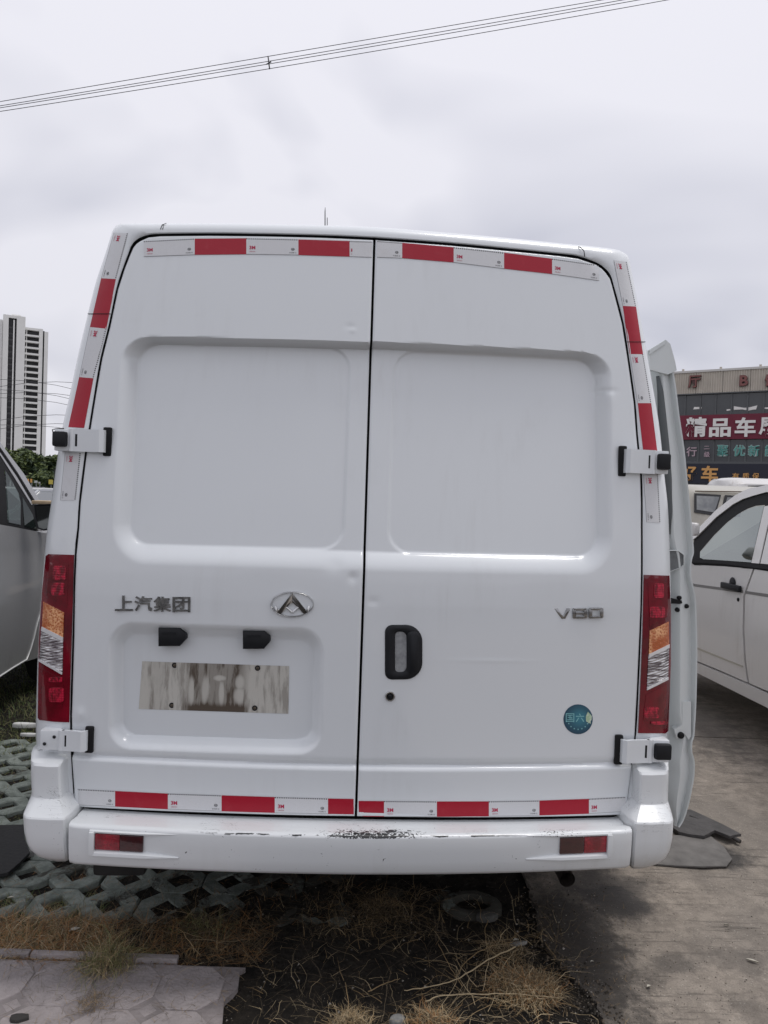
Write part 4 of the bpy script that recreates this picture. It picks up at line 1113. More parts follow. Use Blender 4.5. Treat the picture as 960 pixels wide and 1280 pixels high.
def slabs():
    root = empty('concrete_pavement'); tag(root, kind='structure')
    edge = [(757,1300),(757,1280),(750,1262),(742,1247),(722,1229),(714,1216),(696,1199),(683,1181),(672,1160),(671,1141),(664,1120),(661,1100)]
    ex = []
    for i in range(len(edge) - 1):
        for k in range(5):
            t = k / 5; x = edge[i][0] + (edge[i + 1][0] - edge[i][0]) * t + rnd.uniform(-3, 3); y = edge[i][1] + (edge[i + 1][1] - edge[i][1]) * t; ex.append(gp(x, y))
    last = ex[-1]; jy = gp(915, 922.5)[1]
    k = 1
    while last[1] + .12 * k < jy - .05: ex.append((last[0] + rnd.uniform(-.03, .03) - .004 * k, last[1] + .12 * k)); k += 1
    pts = [(ex[0][0], .8)] + ex + [(ex[-1][0], jy - .006), (4.9, jy - .006), (4.9, .8)]
    def slab(pts):
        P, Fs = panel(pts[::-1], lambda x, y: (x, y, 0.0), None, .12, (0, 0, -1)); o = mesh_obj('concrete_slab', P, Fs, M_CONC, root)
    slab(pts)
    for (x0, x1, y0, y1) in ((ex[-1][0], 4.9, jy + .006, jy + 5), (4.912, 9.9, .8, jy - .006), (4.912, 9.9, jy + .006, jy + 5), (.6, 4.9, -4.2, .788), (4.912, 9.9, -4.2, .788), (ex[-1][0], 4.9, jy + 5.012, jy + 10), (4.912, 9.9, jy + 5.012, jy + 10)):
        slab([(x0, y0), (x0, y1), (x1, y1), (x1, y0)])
slabs()
def paver_mat():
    M, nt, b = node_mat('grey_green_paver_concrete'); t = NT(nt)
    g = t.N.new('ShaderNodeNewGeometry').outputs['Position']
    v = t.coord('Object'); a = t.noise(g, 13, 6, .7); f = t.noise(g, 140, 4, .75); d = t.noise(g, 4.5, 6, .72, .4); x, y, z = t.xyz(g)
    c = t.mix(t.ss(a, .35, .65), (.135, .155, .138), (.26, .29, .262)); c = t.mix(t.m('MULTIPLY', t.ss(f, .55, .7), .35), c, (.09, .09, .08))
    dirt = t.ss(t.m('ADD', t.m('ADD', d, t.m('MULTIPLY', t.m('SUBTRACT', a, .5), .5)), t.m('MULTIPLY', t.ss(x, -1.3, .1), .22)), .575, .68)
    c = t.mix(t.m('MULTIPLY', dirt, .88), c, (.035, .029, .022))
    t.L.new(c, b.inputs['Base Color']); setp(b, rough=.92, spec=.3); t.L.new(t.bump(t.m('ADD', t.m('ADD', a, t.m('MULTIPLY', f, .4)), dirt), .7, .01), b.inputs['Normal']); return M
M_PAV = paver_mat()
M_PAVD = mat('pinkish_paver_concrete', (.33, .295, .29), .9, var=.3, scale=8, bump=.5, bscale=90)
def octa(w, cx=0, cy=0, c=.30):
    h = w / 2; k = h * (1 - c * 1.0) 
    q = h * .45
    return [(cx - q, cy - h), (cx + q, cy - h), (cx + h, cy - q), (cx + h, cy + q), (cx + q, cy + h), (cx - q, cy + h), (cx - h, cy + q), (cx - h, cy - q)]
def ring_mesh():
    """two eight-sided rings with diamond holes, cast as one block"""
    mb = MB(); p = PITCH
    for cx in (-p / 2, p / 2):
        O = octa(p * .965 if True else p, cx); hs = p * .27
        I = []
        for k, (x, y) in enumerate(octa(1.0)):
            a = math.atan2(y, x); d = abs(math.cos(a)) + abs(math.sin(a)); I.append((cx + math.cos(a) * hs / d, math.sin(a) * hs / d))
        hc = [(cx + hs, 0), (cx, hs), (cx - hs, 0), (cx, -hs)]
        # use 16 samples so that the diamond keeps its corners
        n = 16; Oo, Ii = [], []
        base = octa(1.0)
        def hit(a, poly):
            best = None
            for i in range(len(poly)):
                x1, y1 = poly[i]; x2, y2 = poly[(i + 1) % len(poly)]; dx, dy = math.cos(a), math.sin(a)
                den = dx * (y2 - y1) - dy * (x2 - x1)
                if abs(den) < 1e-9: continue
                t = (x1 * (y2 - y1) - y1 * (x2 - x1)) / den; u = (x1 * dy - y1 * dx) / den
                if t > 0 and -1e-6 <= u <= 1 + 1e-6 and (best is None or t < best): best = t
            return (dx * best, dy * best)
        W_ = p * .975
        oc = octa(W_); dm = [(hs, 0), (0, hs), (-hs, 0), (0, -hs)]
        angs = sorted(set([round(math.atan2(y, x), 5) for x, y in oc] + [0, round(math.pi / 2, 5), round(math.pi, 5), round(-math.pi / 2, 5)]))
        o = [hit(a, oc) for a in angs]; i_ = [hit(a, dm) for a in angs]; n = len(angs); ch = .005
        def sc(q, k): return [(x * k, y * k) for x, y in q]
        layers = [(sc(o, 1), -.07), (sc(o, 1), -ch), (sc(o, 1 - ch / p * 2), 0), (sc(i_, 1 + ch / hs), 0), (sc(i_, 1), -ch), (sc(i_, 1), -.07)]
        mb.loft([[Vector((cx + x, y, z)) for x, y in q] for q, z in layers])
    mb.box((-.012, -p * .2, -.06), (.012, p * .2, -.001))
    return mb
PITCH = .2
r1, r2 = ground(63, 1097), ground(171, 1132)
PITCH = abs(r1.y - r2.y) if .17 < abs(r1.y - r2.y) < .23 else .2
def pavers():
    root = empty('grass_paving'); tag(root, kind='structure')
    src = ring_mesh().obj('paver', M_PAV, root, sharp=35); me = src.data; first = True; n = 0
    for row in range(-1, 15):
        y = r2.y + row * PITCH
        for k in range(-8, 6):
            x = r2.x + .5 * PITCH * (1 if row % 2 == 0 else -1) * 0 + (k * 2 + (0.5 if row % 2 == 0 else 1.5)) * PITCH + .5 * PITCH
            if x > .5 or x < -3.0: continue
            if row <= 0 and x > -.9 and row < 0: continue
            if y < 2.6 and x > -.5: continue
            if y < 2.75 and x > -.1: continue
            if row >= 9 and x < -1.4: continue
            if row < 0 and x < -.95 : continue
            if first: o = src; first = False
            else: o = link(src.copy(), root)
            sink = .012 * max(0, (x + 1.0)) + rnd.uniform(0, .010) + (.012 if row < 0 else 0)
            o.location = (x + rnd.uniform(-.003, .003), y + rnd.uniform(-.003, .003), .004 - sink); o.rotation_euler = (rnd.gauss(0, .012), rnd.gauss(0, .012), rnd.gauss(0, .012)); n += 1
    # the lone rings showing through the mud
    for (px, py) in ((590, 1129),):
        mb = MB(); p = ground(px, py); 
        n_ = 14; L = []
        for z, k in ((-.03, 1.0), (-.004, .98), (.0, .93), (.0, .66), (-.004, .62), (-.03, .6)):
            L.append([Vector((p.x + math.cos(6.283 * i / n_) * .115 * k * (1 + .04 * math.sin(3 * i)), p.y + math.sin(6.283 * i / n_) * .085 * k * (1 + .05 * math.cos(2 * i)), z + .006)) for i in range(n_)])
        mb.loft(L); mb.obj('paver', M_PAV, root, sharp=40)
pavers()
def walk():
    root = empty('paved_walkway'); tag(root, kind='structure')
    yf = gp(150, 1208)[1]; xr = gp(300, 1210)[0]
    mb = MB(); E = [(-4.2, 1.3), (xr - .05, 1.3), (xr - .03, 1.7), (xr - .02, 1.95), (xr + .0, 2.05), (xr - .015, 2.14), (xr + .015, 2.2), (xr + .005, 2.28), (xr + .02, yf), (-4.2, yf)]
    P, Fs = panel(E[::-1][::-1], lambda x, y: (x, y, .0105), None, .06, (0, 0, -1)); mesh_obj('mortar_bed', P, Fs, mat('pale_mortar', (.27, .24, .235), .95, var=.35, scale=12, bump=.5, bscale=70), root)
    p = .2; src = src2 = None
    for i in range(0, 22):
        for j in range(0, 6):
            x = xr - .13 - i * p + (0 if j % 2 else 0); y = yf - .105 - j * p
            if src is None:
                mb = MB(); mb.prism(octa(p * .985), -.04, .0135, 0, None, .003); src = mb.obj('paving_block', M_PAVD, root); o = src
                mb = MB(); d = p * .142; mb.prism([(d, 0), (0, d), (-d, 0), (0, -d)], -.04, .0130, 0, None, .002); src2 = mb.obj('infill_block', M_PAVD, root); o2 = src2
            else: o = link(src.copy(), root); o2 = link(src2.copy(), root)
            o.location = (x, y, rnd.uniform(-.0025, .0015)); o.rotation_euler = (rnd.gauss(0, .006), rnd.gauss(0, .006), rnd.gauss(0, .01)); 
            o2.location = (x - p / 2, y - p / 2, rnd.uniform(-.003, .001))
    mb = MB(); n = 24
    for k in range(n):
        x0 = -4.2 + (gp(235, 1203)[0] + 4.2) * k / n; x1 = -4.2 + (gp(235, 1203)[0] + 4.2) * (k + 1) / n - .004
    x1 = gp(225, 1203)[0]; x = -3.6
    while x < x1:
        e = min(x + .5, x1); mb = MB(); mb.box((x, yf + .012, -.05), (e - .005, yf + .036, .022 + rnd.uniform(-.003, .003)), 0, None, .004); mb.obj('edging_stone', M_PAVD, root, sharp=40); x += .5
walk()
# ------------------------------------------------------------------ grass, straw, twigs
M_G = [mat('grass_green', (.075, .115, .030), .6), mat('grass_olive', (.13, .14, .045), .65), mat('grass_pale', (.21, .20, .085), .7)]
M_S = [mat('straw_tan', (.27, .185, .09), .75), mat('straw_pale', (.42, .33, .20), .75), mat('straw_rust', (.30, .15, .055), .75), mat('straw_dark', (.10, .075, .045), .8)]
def in_px(x0, x1, y0, y1, z=None):
    def f():
        p = ground(rnd.uniform(x0, x1), rnd.uniform(y0, y1)); return p.x, p.y, (soil_z(p.x, p.y) if z is None else z)
    return f
def rect(x0, x1, y0, y1):
    def f(): x, y = rnd.uniform(x0, x1), rnd.uniform(y0, y1); return x, y, soil_z(x, y)
    return f
mb = MB()
blades(mb, 9000, rect(-3.6, -1.55, 4.05, 6.2), .07, .0016, .7, (0, 0, 1, 2))
blades(mb, 3500, rect(-7, -1.9, 5.4, 9), .09, .003, .7, (0, 1, 1, 2))
blades(mb, 2500, rect(-2.9, -1.2, 2.95, 4.1), .045, .0013, .8, (0, 1, 2))
blades(mb, 1500, in_px(0, 130, 1115, 1200), .05, .0011, .9, (0, 1, 2, 2))
tag(mb.obj('grass', M_G), 'short weedy green grass growing between and beyond the pavers at left', 'grass', kind='stuff')
mb = MB()
blades(mb, 2600, in_px(-10, 330, 1150, 1207, .004), .085, .0009, 1.4, (0, 2, 3, 3, 3, 3, 2), .2)
blades(mb, 1300, in_px(-10, 140, 1148, 1205, .006), .08, .0011, 1.35, (0, 2, 2, 1), .2)
blades(mb, 550, in_px(300, 700, 1110, 1290, .002), .07, .0007, 1.3, (1, 3, 3, 0), .3)
blades(mb, 500, in_px(380, 560, 1120, 1180, .012), .09, .0008, 1.2, (0, 3, 3), .4)
blades(mb, 250, in_px(0, 300, 1215, 1290, .016), .05, .0006, 1.45, (3, 0, 3), .1)
blades(mb, 150, in_px(560, 720, 1150, 1285, .008), .24, .0009, 1.25, (1, 0, 3), .22, jit=.55, k=9)
blades(mb, 110, in_px(400, 540, 1105, 1190, .008), .20, .0008, 1.2, (0, 3, 1), .22, jit=.6, k=9)
blades(mb, 110, in_px(320, 600, 1190, 1290, .006), .18, .0007, 1.35, (1, 3, 3), .15, jit=.5, k=8)
blades(mb, 160, in_px(0, 330, 1140, 1215, .010), .18, .0008, 1.3, (0, 1, 3), .2, jit=.5, k=8)
blades(mb, 900, in_px(0, 480, 1085, 1160, .004), .05, .0007, 1.45, (3, 3, 0, 2), .1)
blades(mb, 500, rect(-2.9, -1.15, 2.6, 4.4), .05, .0009, 1.45, (3, 0, 1), .1)
blades(mb, 260, in_px(640, 790, 1120, 1290, .003), .035, .0006, 1.5, (3, 3, 0), .05)
tag(mb.obj('straw_litter', M_S), 'loose dry straw and grass litter lying on the dark soil behind the van', 'straw', kind='stuff')
def tuft(px, py, n, r, length, label, ms, width=.001, lean=.9, zo=.006, curl=.55, mess=False):
    c = ground(px, py); mb = MB()
    def w():
        a, q = rnd.uniform(0, 6.283), r * rnd.random() ** .7; x, y = c.x + math.cos(a) * q, c.y + math.sin(a) * q * .8
        return x, y, zo + .045 * (1 - q / r) * rnd.random()
    blades(mb, n, w, length, width, lean, ms, curl, 0, None if mess else (c.x, c.y), .75 if mess else .3, 6 if mess else 4); o = mb.obj('dry_grass_tuft', M_S + M_G); tag(o, label, 'grass tuft'); return o
tuft(135, 1212, 520, .09, .15, 'straggly yellow green grass tuft growing over the pale paving edge at bottom left', (0, 1, 5, 6, 6, 3), .0009, .85, .006, .45, True)
tuft(655, 1240, 1500, .12, .075, 'large tan heap of dry grass beside the broken concrete edge', (0, 0, 1, 1, 2, 3, 3), .0009, 1.2, .006, .35, True)
tuft(630, 1192, 300, .09, .09, 'thin pale dry grass just above the large tan heap', (0, 1, 3), .0007, 1.25, .006, .3, True)
tuft(540, 1288, 500, .09, .07, 'tan dry grass clump at the bottom edge right of center', (0, 1, 2, 3), .0008, 1.2, .006, .3, True)
tuft(440, 1288, 400, .07, .07, 'small tan dry grass clump at the bottom edge below the seam', (0, 1, 3), .0008, 1.2, .006, .3, True)
tuft(250, 1165, 380, .12, .07, 'olive brown dry grass clump on the pavers below the left bumper lamp', (3, 3, 6, 5, 3), .0008, 1.2, .004, .3, True)
tuft(480, 1140, 420, .11, .08, 'dark tangled dry grass under the middle of the bumper', (3, 3, 0), .0007, 1.2, .004, .3, True)
tuft(120, 1262, 160, .06, .07, 'thin dead grass sprouting from a joint of the pale paving', (3, 0, 3), .0006, 1.3, .01, .3, True)
def twig(pts, r, label, z=.02):
    P = []
    for i, (x, y, h) in enumerate(pts): P.append(ground(x, y, h))
    P = resample(P, 5); mb = MB(); n = len(P)
    P = [p + Vector((rnd.uniform(-.002, .002), rnd.uniform(-.002, .002), rnd.uniform(-.001, .001))) for p in P]
    mb.tube(P, [r * (1 - .6 * i / n) for i in range(n)], 6); tag(mb.obj('twig', M_S[1] if r > .0018 else M_S[0], None, True), label, 'twig')
twig([(645,1184,.03),(610,1200,.03),(575,1222,.025),(540,1233,.02),(505,1238,.012)], .0026, 'longest pale bare twig lying across the dark soil toward the bumper lamp')
twig([(640,1178,.03),(610,1184,.03),(585,1200,.03),(570,1220,.02)], .0018, 'short forked pale twig beside the longest twig')
twig([(532,1252,.012),(550,1245,.02),(590,1243,.02),(640,1242,.03),(700,1248,.02)], .0022, 'pale twig running into the large tan dry grass heap')
twig([(548,1180,.012),(558,1200,.02),(572,1225,.015),(578,1232,.012)], .0016, 'thin dark twig standing between the bumper shadow and the long twig')
twig([(460,1240,.012),(480,1230,.02),(500,1223,.015)], .0016, 'short thin twig on the soil left of the long pale twig')
twig([(437,1268,.01),(434,1240,.05),(432,1228,.06)], .0014, 'small upright stalk near the bottom edge of the soil')
twig([(610,1150,.02),(606,1168,.03),(615,1190,.03),(640,1200,.03)], .0016, 'curved thin twig under the right half of the bumper')
# a few fallen leaves, chips and rubbish
def chip(name, px, py, w, d, h, m, label, cat, rz=0.0, z=0.0):
    p = ground(px, py, z); mb = MB(); n = 9; pts = []
    for k in range(n):
        a = 6.283 * k / n; q = rnd.uniform(.75, 1.05); pts.append((math.cos(a) * w / 2 * q, math.sin(a) * d / 2 * q))
    mb.prism(pts, 0, h, 0, None, h * .3); o = mb.obj(name, m, None, sharp=40); o.location = p; o.rotation_euler = (0, 0, rz); tag(o, label, cat); return o
M_LEAF = mat('dry_pale_leaf', (.55, .52, .44), .7, var=.3, scale=60); M_STONE = mat('grey_stone_chip', (.24, .24, .23), .9, var=.4, scale=50, bump=.4); M_WHITE = mat('white_foam', (.72, .72, .70), .8, var=.12, scale=30, bump=.3, bscale=50)
def leaf(px, py, l, w, rz, label, z=.003):
    p = ground(px, py, z); V = []; n = 6
    for i in range(n + 1):
        t = i / n; ww = w * math.sin(math.pi * min(.97, max(.03, t))) / 2; x = (t - .5) * l
        V += [(x, -ww, .004 + .004 * math.sin(3 * t)), (x, 0, .002 * math.sin(3 * t)), (x, ww, .005)]
    Fs = [(3 * i + j, 3 * i + j + 1, 3 * i + j + 4, 3 * i + j + 3) for i in range(n) for j in (0, 1)]
    o = mesh_obj('fallen_leaf', V, Fs, M_LEAF, None, True); o.location = p; o.rotation_euler = (0, 0, rz); tag(o, label, 'leaf')
leaf(940.5, 1202, .038, .014, -.5, 'larger pale dry leaf on the concrete near the right edge')
leaf(908, 1157, .018, .008, -.2, 'small pale dry leaf on the concrete above the larger leaf')
leaf(811, 1234, .016, .012, .4, 'small round pale leaf on the concrete at bottom center right')
leaf(740, 1203, .012, .010, .2, 'tiny brown leaf near the broken concrete edge')
leaf(93, 1163, .035, .025, .5, 'pale torn leaf on the straw by the left pavers', .012)
leaf(13, 1123, .022, .016, .2, 'yellowish leaf on the soil left of the pavers', .01)
leaf(645, 1176, .02, .012, .2, 'pale leaf scrap on the twigs under the bumper', .03)
chip('broken_paver', 608, 1149, .085, .055, .022, mat('muddy_stone', (.09, .088, .08), .95, var=.5, scale=40, bump=.5), 'broken grey paver fragment next to the mud covered ring', 'stone', .1)
chip('flat_stone', 496, 1279, .05, .04, .02, M_STONE, 'pale round stone at the bottom edge in the dry grass', 'stone')
chip('flat_stone', 648, 1181, .07, .02, .012, M_STONE, 'thin flat stone sliver beside the twigs', 'stone', .2, .01)
chip('bark_piece', 23, 1275, .06, .035, .012, mat('dark_bark', (.03, .028, .026), .9), 'dark bark piece on the pale paving at bottom left', 'bark', 0, .014)
chip('foam_scrap', 30, 909, .17, .05, .028, M_WHITE, 'upper and thicker of the two white foam scraps in the grass', 'scrap', .05)
chip('foam_scrap', 36, 920, .14, .03, .018, M_WHITE, 'lower and thinner white foam scrap in the grass', 'scrap', .05)
chip('flat_stone', 34, 1070, .06, .03, .025, M_STONE, 'pale stone between the black mat and the left bumper end', 'stone')
def sheet(name, q, th, m, label, cat, z=.004, wav=.006):
    ps = []; n = len(q)
    for i in range(n):
        a, b = gp(*q[i]), gp(*q[(i + 1) % n])
        for k in range(3): ps.append((a[0] + (b[0] - a[0]) * k / 3, a[1] + (b[1] - a[1]) * k / 3))
    ar = sum(ps[i][0] * ps[(i + 1) % len(ps)][1] - ps[(i + 1) % len(ps)][0] * ps[i][1] for i in range(len(ps)))
    if ar < 0: ps = ps[::-1]
    P, Fs = panel(ps, lambda x, y: (x, y, z + th + wav * (.5 + .5 * math.sin(x * 17 + y * 9))), .05, th, (0, 0, -1))
    tag(mesh_obj(name, P, Fs, m, None, True, sharp=50), label, cat)
M_MUD = mat('dusty_grey_rubber', (.17, .16, .15), .75, var=.4, scale=10, bump=.3, bscale=40)
sheet('rubber_sheet', [(800,1062),(838,1048),(870,1043),(885,1046),(905,1062),(915,1076),(908,1086),(880,1087.5),(845,1085),(815,1082)], .006, M_MUD, 'flat dusty grey rubber sheet with rounded end lying behind the right bumper end', 'rubber sheet')
sheet('mud_strip', [(836,1037),(850,1026),(862,1021),(880,1029),(905,1041),(926,1053),(912,1056),(893,1048),(880,1052),(862,1049),(848,1046)], .012, mat('dark_grey_rubber', (.075, .07, .068), .7, var=.4, scale=14, bump=.4), 'dark crumpled rubber strip with a pointed end beyond the grey sheet', 'rubber strip', .012, .018)
mb = MB(); pts = [ground(862, 1021, .035), ground(885, 1029.5, .03), ground(905, 1040, .025), ground(925, 1052, .02)]; mb.tube(pts, .010, 8); tag(mb.obj('rubber_rod', mat('dark_wet_rubber', (.04, .035, .032), .5), None, True), 'thin dark rod along the far edge of the crumpled rubber strip', 'rod')
sheet('rubber_mat', [(-60,1040),(29,1041),(31,1060),(37,1076),(24,1090),(10,1102),(-60,1110)], .012, mat('black_mat', (.013, .013, .014), .75, bump=.3, bscale=60), 'black rubber mat lying on the pavers at the left edge', 'mat', .014, .012)

def crumbs():
    mb = MB(); ms = [mat('dark_crumb', (.03, .025, .019), .95), mat('brown_crumb', (.09, .07, .05), .95), mat('pale_crumb', (.26, .24, .21), .9)]
    def c(x, y, z, r, mi):
        o = Vector((x, y, z)); P = [o + Vector(d) * r * rnd.uniform(.6, 1.2) for d in ((1, 0, 0), (-.5, .87, 0), (-.5, -.87, 0), (.1, .1, .8))]; mb.add(P, [(0, 1, 3), (1, 2, 3), (2, 0, 3)], mi)
    for _ in range(2600): x, y, z = in_px(0, 760, 1100, 1300)(); c(x, y, min(z, .0) if x < .5 else .001, rnd.uniform(.001, .007) * rnd.random() + .001, rnd.choice((0, 0, 1, 1, 2)))
    for _ in range(900): x, y, z = in_px(650, 960, 1090, 1290, .001)(); c(x, y, z, rnd.uniform(.0007, .003), rnd.choice((0, 1, 2, 2)))
    for _ in range(500):
        px, py = rnd.choice(((757,1280),(742,1247),(714,1216),(683,1181),(671,1141))); x, y, z = in_px(px - 25, px + 22, py - 20, py + 20, .0)(); c(x, y, z, rnd.uniform(.002, .008), rnd.choice((0, 0, 1)))
    for _ in range(700): x, y, z = rect(-2.6, -1.1, 2.5, 4.4)(); c(x, y, max(z, .0), rnd.uniform(.001, .005), rnd.choice((0, 1, 1, 2)))
    tag(mb.obj('gravel_crumbs', ms), 'small crumbs of soil and grit scattered over the paving and concrete', 'grit', kind='stuff')
crumbs()
# ------------------------------------------------------------------ neighbouring vehicles
def glass_mat(name, tint, refl=.14, see=.5):
    M = bpy.data.materials.new(name); M.use_nodes = True; nt = M.node_tree; N, L = nt.nodes, nt.links; N.clear()
    out = N.new('ShaderNodeOutputMaterial'); tr = N.new('ShaderNodeBsdfTransparent'); tr.inputs[0].default_value = (*tint, 1)
    gl = N.new('ShaderNodeBsdfGlossy'); gl.inputs[1].default_value = .04; gl.inputs[0].default_value = (.9, .95, .93, 1)
    df = N.new('ShaderNodeBsdfDiffuse'); df.inputs[0].default_value = (.03, .04, .038, 1)
    lw = N.new('ShaderNodeLayerWeight'); lw.inputs[0].default_value = .35
    mr = N.new('ShaderNodeMapRange'); mr.inputs[3].default_value = refl; mr.inputs[4].default_value = max(.35, refl + .2); L.new(lw.outputs['Fresnel'], mr.inputs[0])
    m1 = N.new('ShaderNodeMixShader'); m1.inputs[0].default_value = 1 - see; L.new(tr.outputs[0], m1.inputs[1]); L.new(df.outputs[0], m1.inputs[2])
    m2 = N.new('ShaderNodeMixShader'); L.new(mr.outputs[0], m2.inputs[0]); L.new(m1.outputs[0], m2.inputs[1]); L.new(gl.outputs[0], m2.inputs[2])
    L.new(m2.outputs[0], out.inputs[0]); return M
M_GLASS = glass_mat('car_glass', (.26, .32, .30), .10, .80)
M_GLASSD = glass_mat('dark_car_glass', (.10, .11, .11), .05, .6)
M_SILV = paint_mat('silver_grey_car_paint', (.27, .27, .275), (.13, .12, .11), .5, flake=False, coat=.8)
M_WCAR = paint_mat('dusty_white_car_paint', (.60, .585, .575), (.36, .33, .29), .7, coat=.5)
M_BEIGE = paint_mat('beige_van_paint', (.40, .38, .33), (.22, .2, .17), .6, coat=.4)
M_SEAT = mat('dark_seat_fabric', (.035, .033, .032), .9)
class Side:
    """the flank of a car in its own frame; px pairs are met with the flank"""
    def __init__(s, e, s_, hw, zb): s.e, s.s, s.hw, s.zb = e, s_, hw, zb; bpy.context.view_layer.update(); s.Mi = e.matrix_world.inverted()
    def x(s, z):
        t = .03 * max(0, (.75 - z) / .5) ** 2 + (.02 * max(0, z - .8) / .3) + .30 * max(0, z - s.zb); return s.s * (s.hw - t)
    def at(s, px, py):
        o, d = ray(px, py); o = s.Mi @ o; d = s.Mi.to_3x3() @ d; x = s.s * s.hw
        for _ in range(8): p = o + d * ((x - o.x) / d.x); x = s.x(p.z)
        return (p.y, p.z)
    def P(s, L): return [s.at(*q) if isinstance(q, tuple) else tuple(q) for q in L]
    def panel(s, name, L, m, off=0.0, sp=.12, dep=.02, parent=None, groove=None, hole=None):
        ps = s.P(L)
        ar = sum(ps[i][0] * ps[(i + 1) % len(ps)][1] - ps[(i + 1) % len(ps)][0] * ps[i][1] for i in range(len(ps)))
        if (ar < 0) == (s.s > 0): ps = ps[::-1]
        P, Fs = panel(ps, lambda y, z: (s.x(z) + s.s * (off - (groove(y, z) if groove else 0)), y, z), sp, dep, (-s.s, 0, 0), s.P(hole) if hole else None)
        return mesh_obj(name, P, Fs, m, parent or s.e, True, sharp=35)
def shell(e, hw, y0, y1, zs, zb, hood_y, roof, m, wheels, r=.32):
    """lower body loft and roof of a car: y0 tail, y1 nose, hood_y windscreen foot, roof=(ya, yb, z)"""
    st = [(y0, .80, .45, zb - .12), (y0 + .10, .97, .30, zb - .02), (y0 + .5, 1, zs, zb), (hood_y - .1, 1, zs, zb), (hood_y + .3, .99, zs, zb - .05), (y1 - .25, .95, zs, zb - .22), (y1 - .05, .86, .3, zb - .38), (y1, .74, .42, zb - .5)]
    rings = []
    for y, k, a, b in st:
        h = (hw - .03) * k; c = (a + b) / 2
        rings.append([Vector(p) for p in ((-h * .9, y, a), (-h * .98, y, a + .1), (-h, y, c), (-h * .985, y, b - .12), (-h * .93, y, b - .01), (-h * .5, y, b + .02), (h * .5, y, b + .02), (h * .93, y, b - .01), (h * .985, y, b - .12), (h, y, c), (h * .98, y, a + .1), (h * .9, y, a))])
    # open tub: sides and floor only between the glass, bonnet in front
    mb = MB(); n = 12
    V = [p for q in rings for p in q]; Fs = []
    for i in range(len(rings) - 1):
        for k in range(n):
            if k in (4, 5, 6) and 1 <= i <= 2: continue
            Fs.append((i * n + k, i * n + (k + 1) % n, (i + 1) * n + (k + 1) % n, (i + 1) * n + k))
    Fs.append(tuple(range(n))); Fs.append(tuple(reversed([(len(rings) - 1) * n + k for k in range(n)])))
    mb.add(V, Fs); mb.obj('body', m, e, sharp=40)
    ya, yb, zr = roof; mb = MB(); rr = []
    for y, dz, k in ((ya, -.10, .76), (ya + .12, -.03, .80), (ya + .5, 0, .815), (yb - .5, 0, .815), (yb - .12, -.03, .80), (yb, -.09, .76)):
        h = hw * k; rr.append([Vector((-h, y, zr + dz - .06)), Vector((-h * .96, y, zr + dz - .01)), Vector((-h * .6, y, zr + dz + .02)), Vector((h * .6, y, zr + dz + .02)), Vector((h * .96, y, zr + dz - .01)), Vector((h, y, zr + dz - .06)), Vector((h * .9, y, zr + dz - .08)), Vector((-h * .9, y, zr + dz - .08))])
    mb.loft(rr, caps=True); mb.obj('roof', m, e, sharp=50)
    mb = MB(); a, b = hw * .88, hw * .74
    mb.add([(-a, hood_y, zb), (a, hood_y, zb), (b, yb - .02, zr - .08), (-b, yb - .02, zr - .08)], [(0, 1, 2, 3)]); mb.obj('windscreen', M_GLASS, e)
    mb = MB(); mb.add([(-a, y0 + .15, zb), (a, y0 + .15, zb), (b, ya + .02, zr - .08), (-b, ya + .02, zr - .08)], [(3, 2, 1, 0)]); mb.obj('rear_window', M_GLASSD, e)
    far = -1 if e.location.x > 0 else 1
    far = -far
    mb = MB(); mb.add([(far * hw * .97, y0 + .4, zb), (far * hw * .97, hood_y - .1, zb), (far * hw * .80, yb - .2, zr - .07), (far * hw * .80, ya + .1, zr - .07)], [(0, 1, 2, 3)]); mb.obj('far_windows', M_GLASSD, e)
    mb = MB(); mb.box((-hw * .72, ya + .3, zr - .085), (hw * .72, yb - .15, zr - .07)); mb.obj('headliner', M_SEAT, e)
    # interior
    mb = MB()
    for y in (hood_y - .9, hood_y - 1.8):
        for x in (-.38, .38): mb.box((x - .24, y - .45, .45), (x + .24, y + .1, .75), 0, None, .05); mb.box((x - .23, y - .55, .7), (x + .23, y - .42, 1.28), 0, None, .05); mb.box((x - .12, y - .54, 1.3), (x + .12, y - .45, 1.5), 0, None, .04)
    mb.obj('seats', M_SEAT, e, sharp=50); e.children[-1]['kind'] = 'stuff'
    mb = MB(); mb.box((-hw * .85, hood_y - .35, .6), (hw * .85, hood_y + .05, zb + .05), 0, None, .06); mb.box((-.6, hood_y - .4, zb - .1), (-.15, hood_y - .1, zb + .11), 0, None, .05); mb.obj('dashboard', M_SEAT, e, sharp=50)
    mb = MB(); rings_ = [Vector((-.38 + .18 * math.cos(a), hood_y - .5 + .05 * math.sin(a), zb + .03 + .17 * math.sin(a))) for a in [6.283 * k / 24 for k in range(25)]]; mb.tube(rings_, .014, 8); mb.obj('steering_wheel', M_BLKPL, e, True)
    for y in wheels:
        for sx in (-1, 1): wheel(e, sx * (hw - .12), y, r, .19, sx)
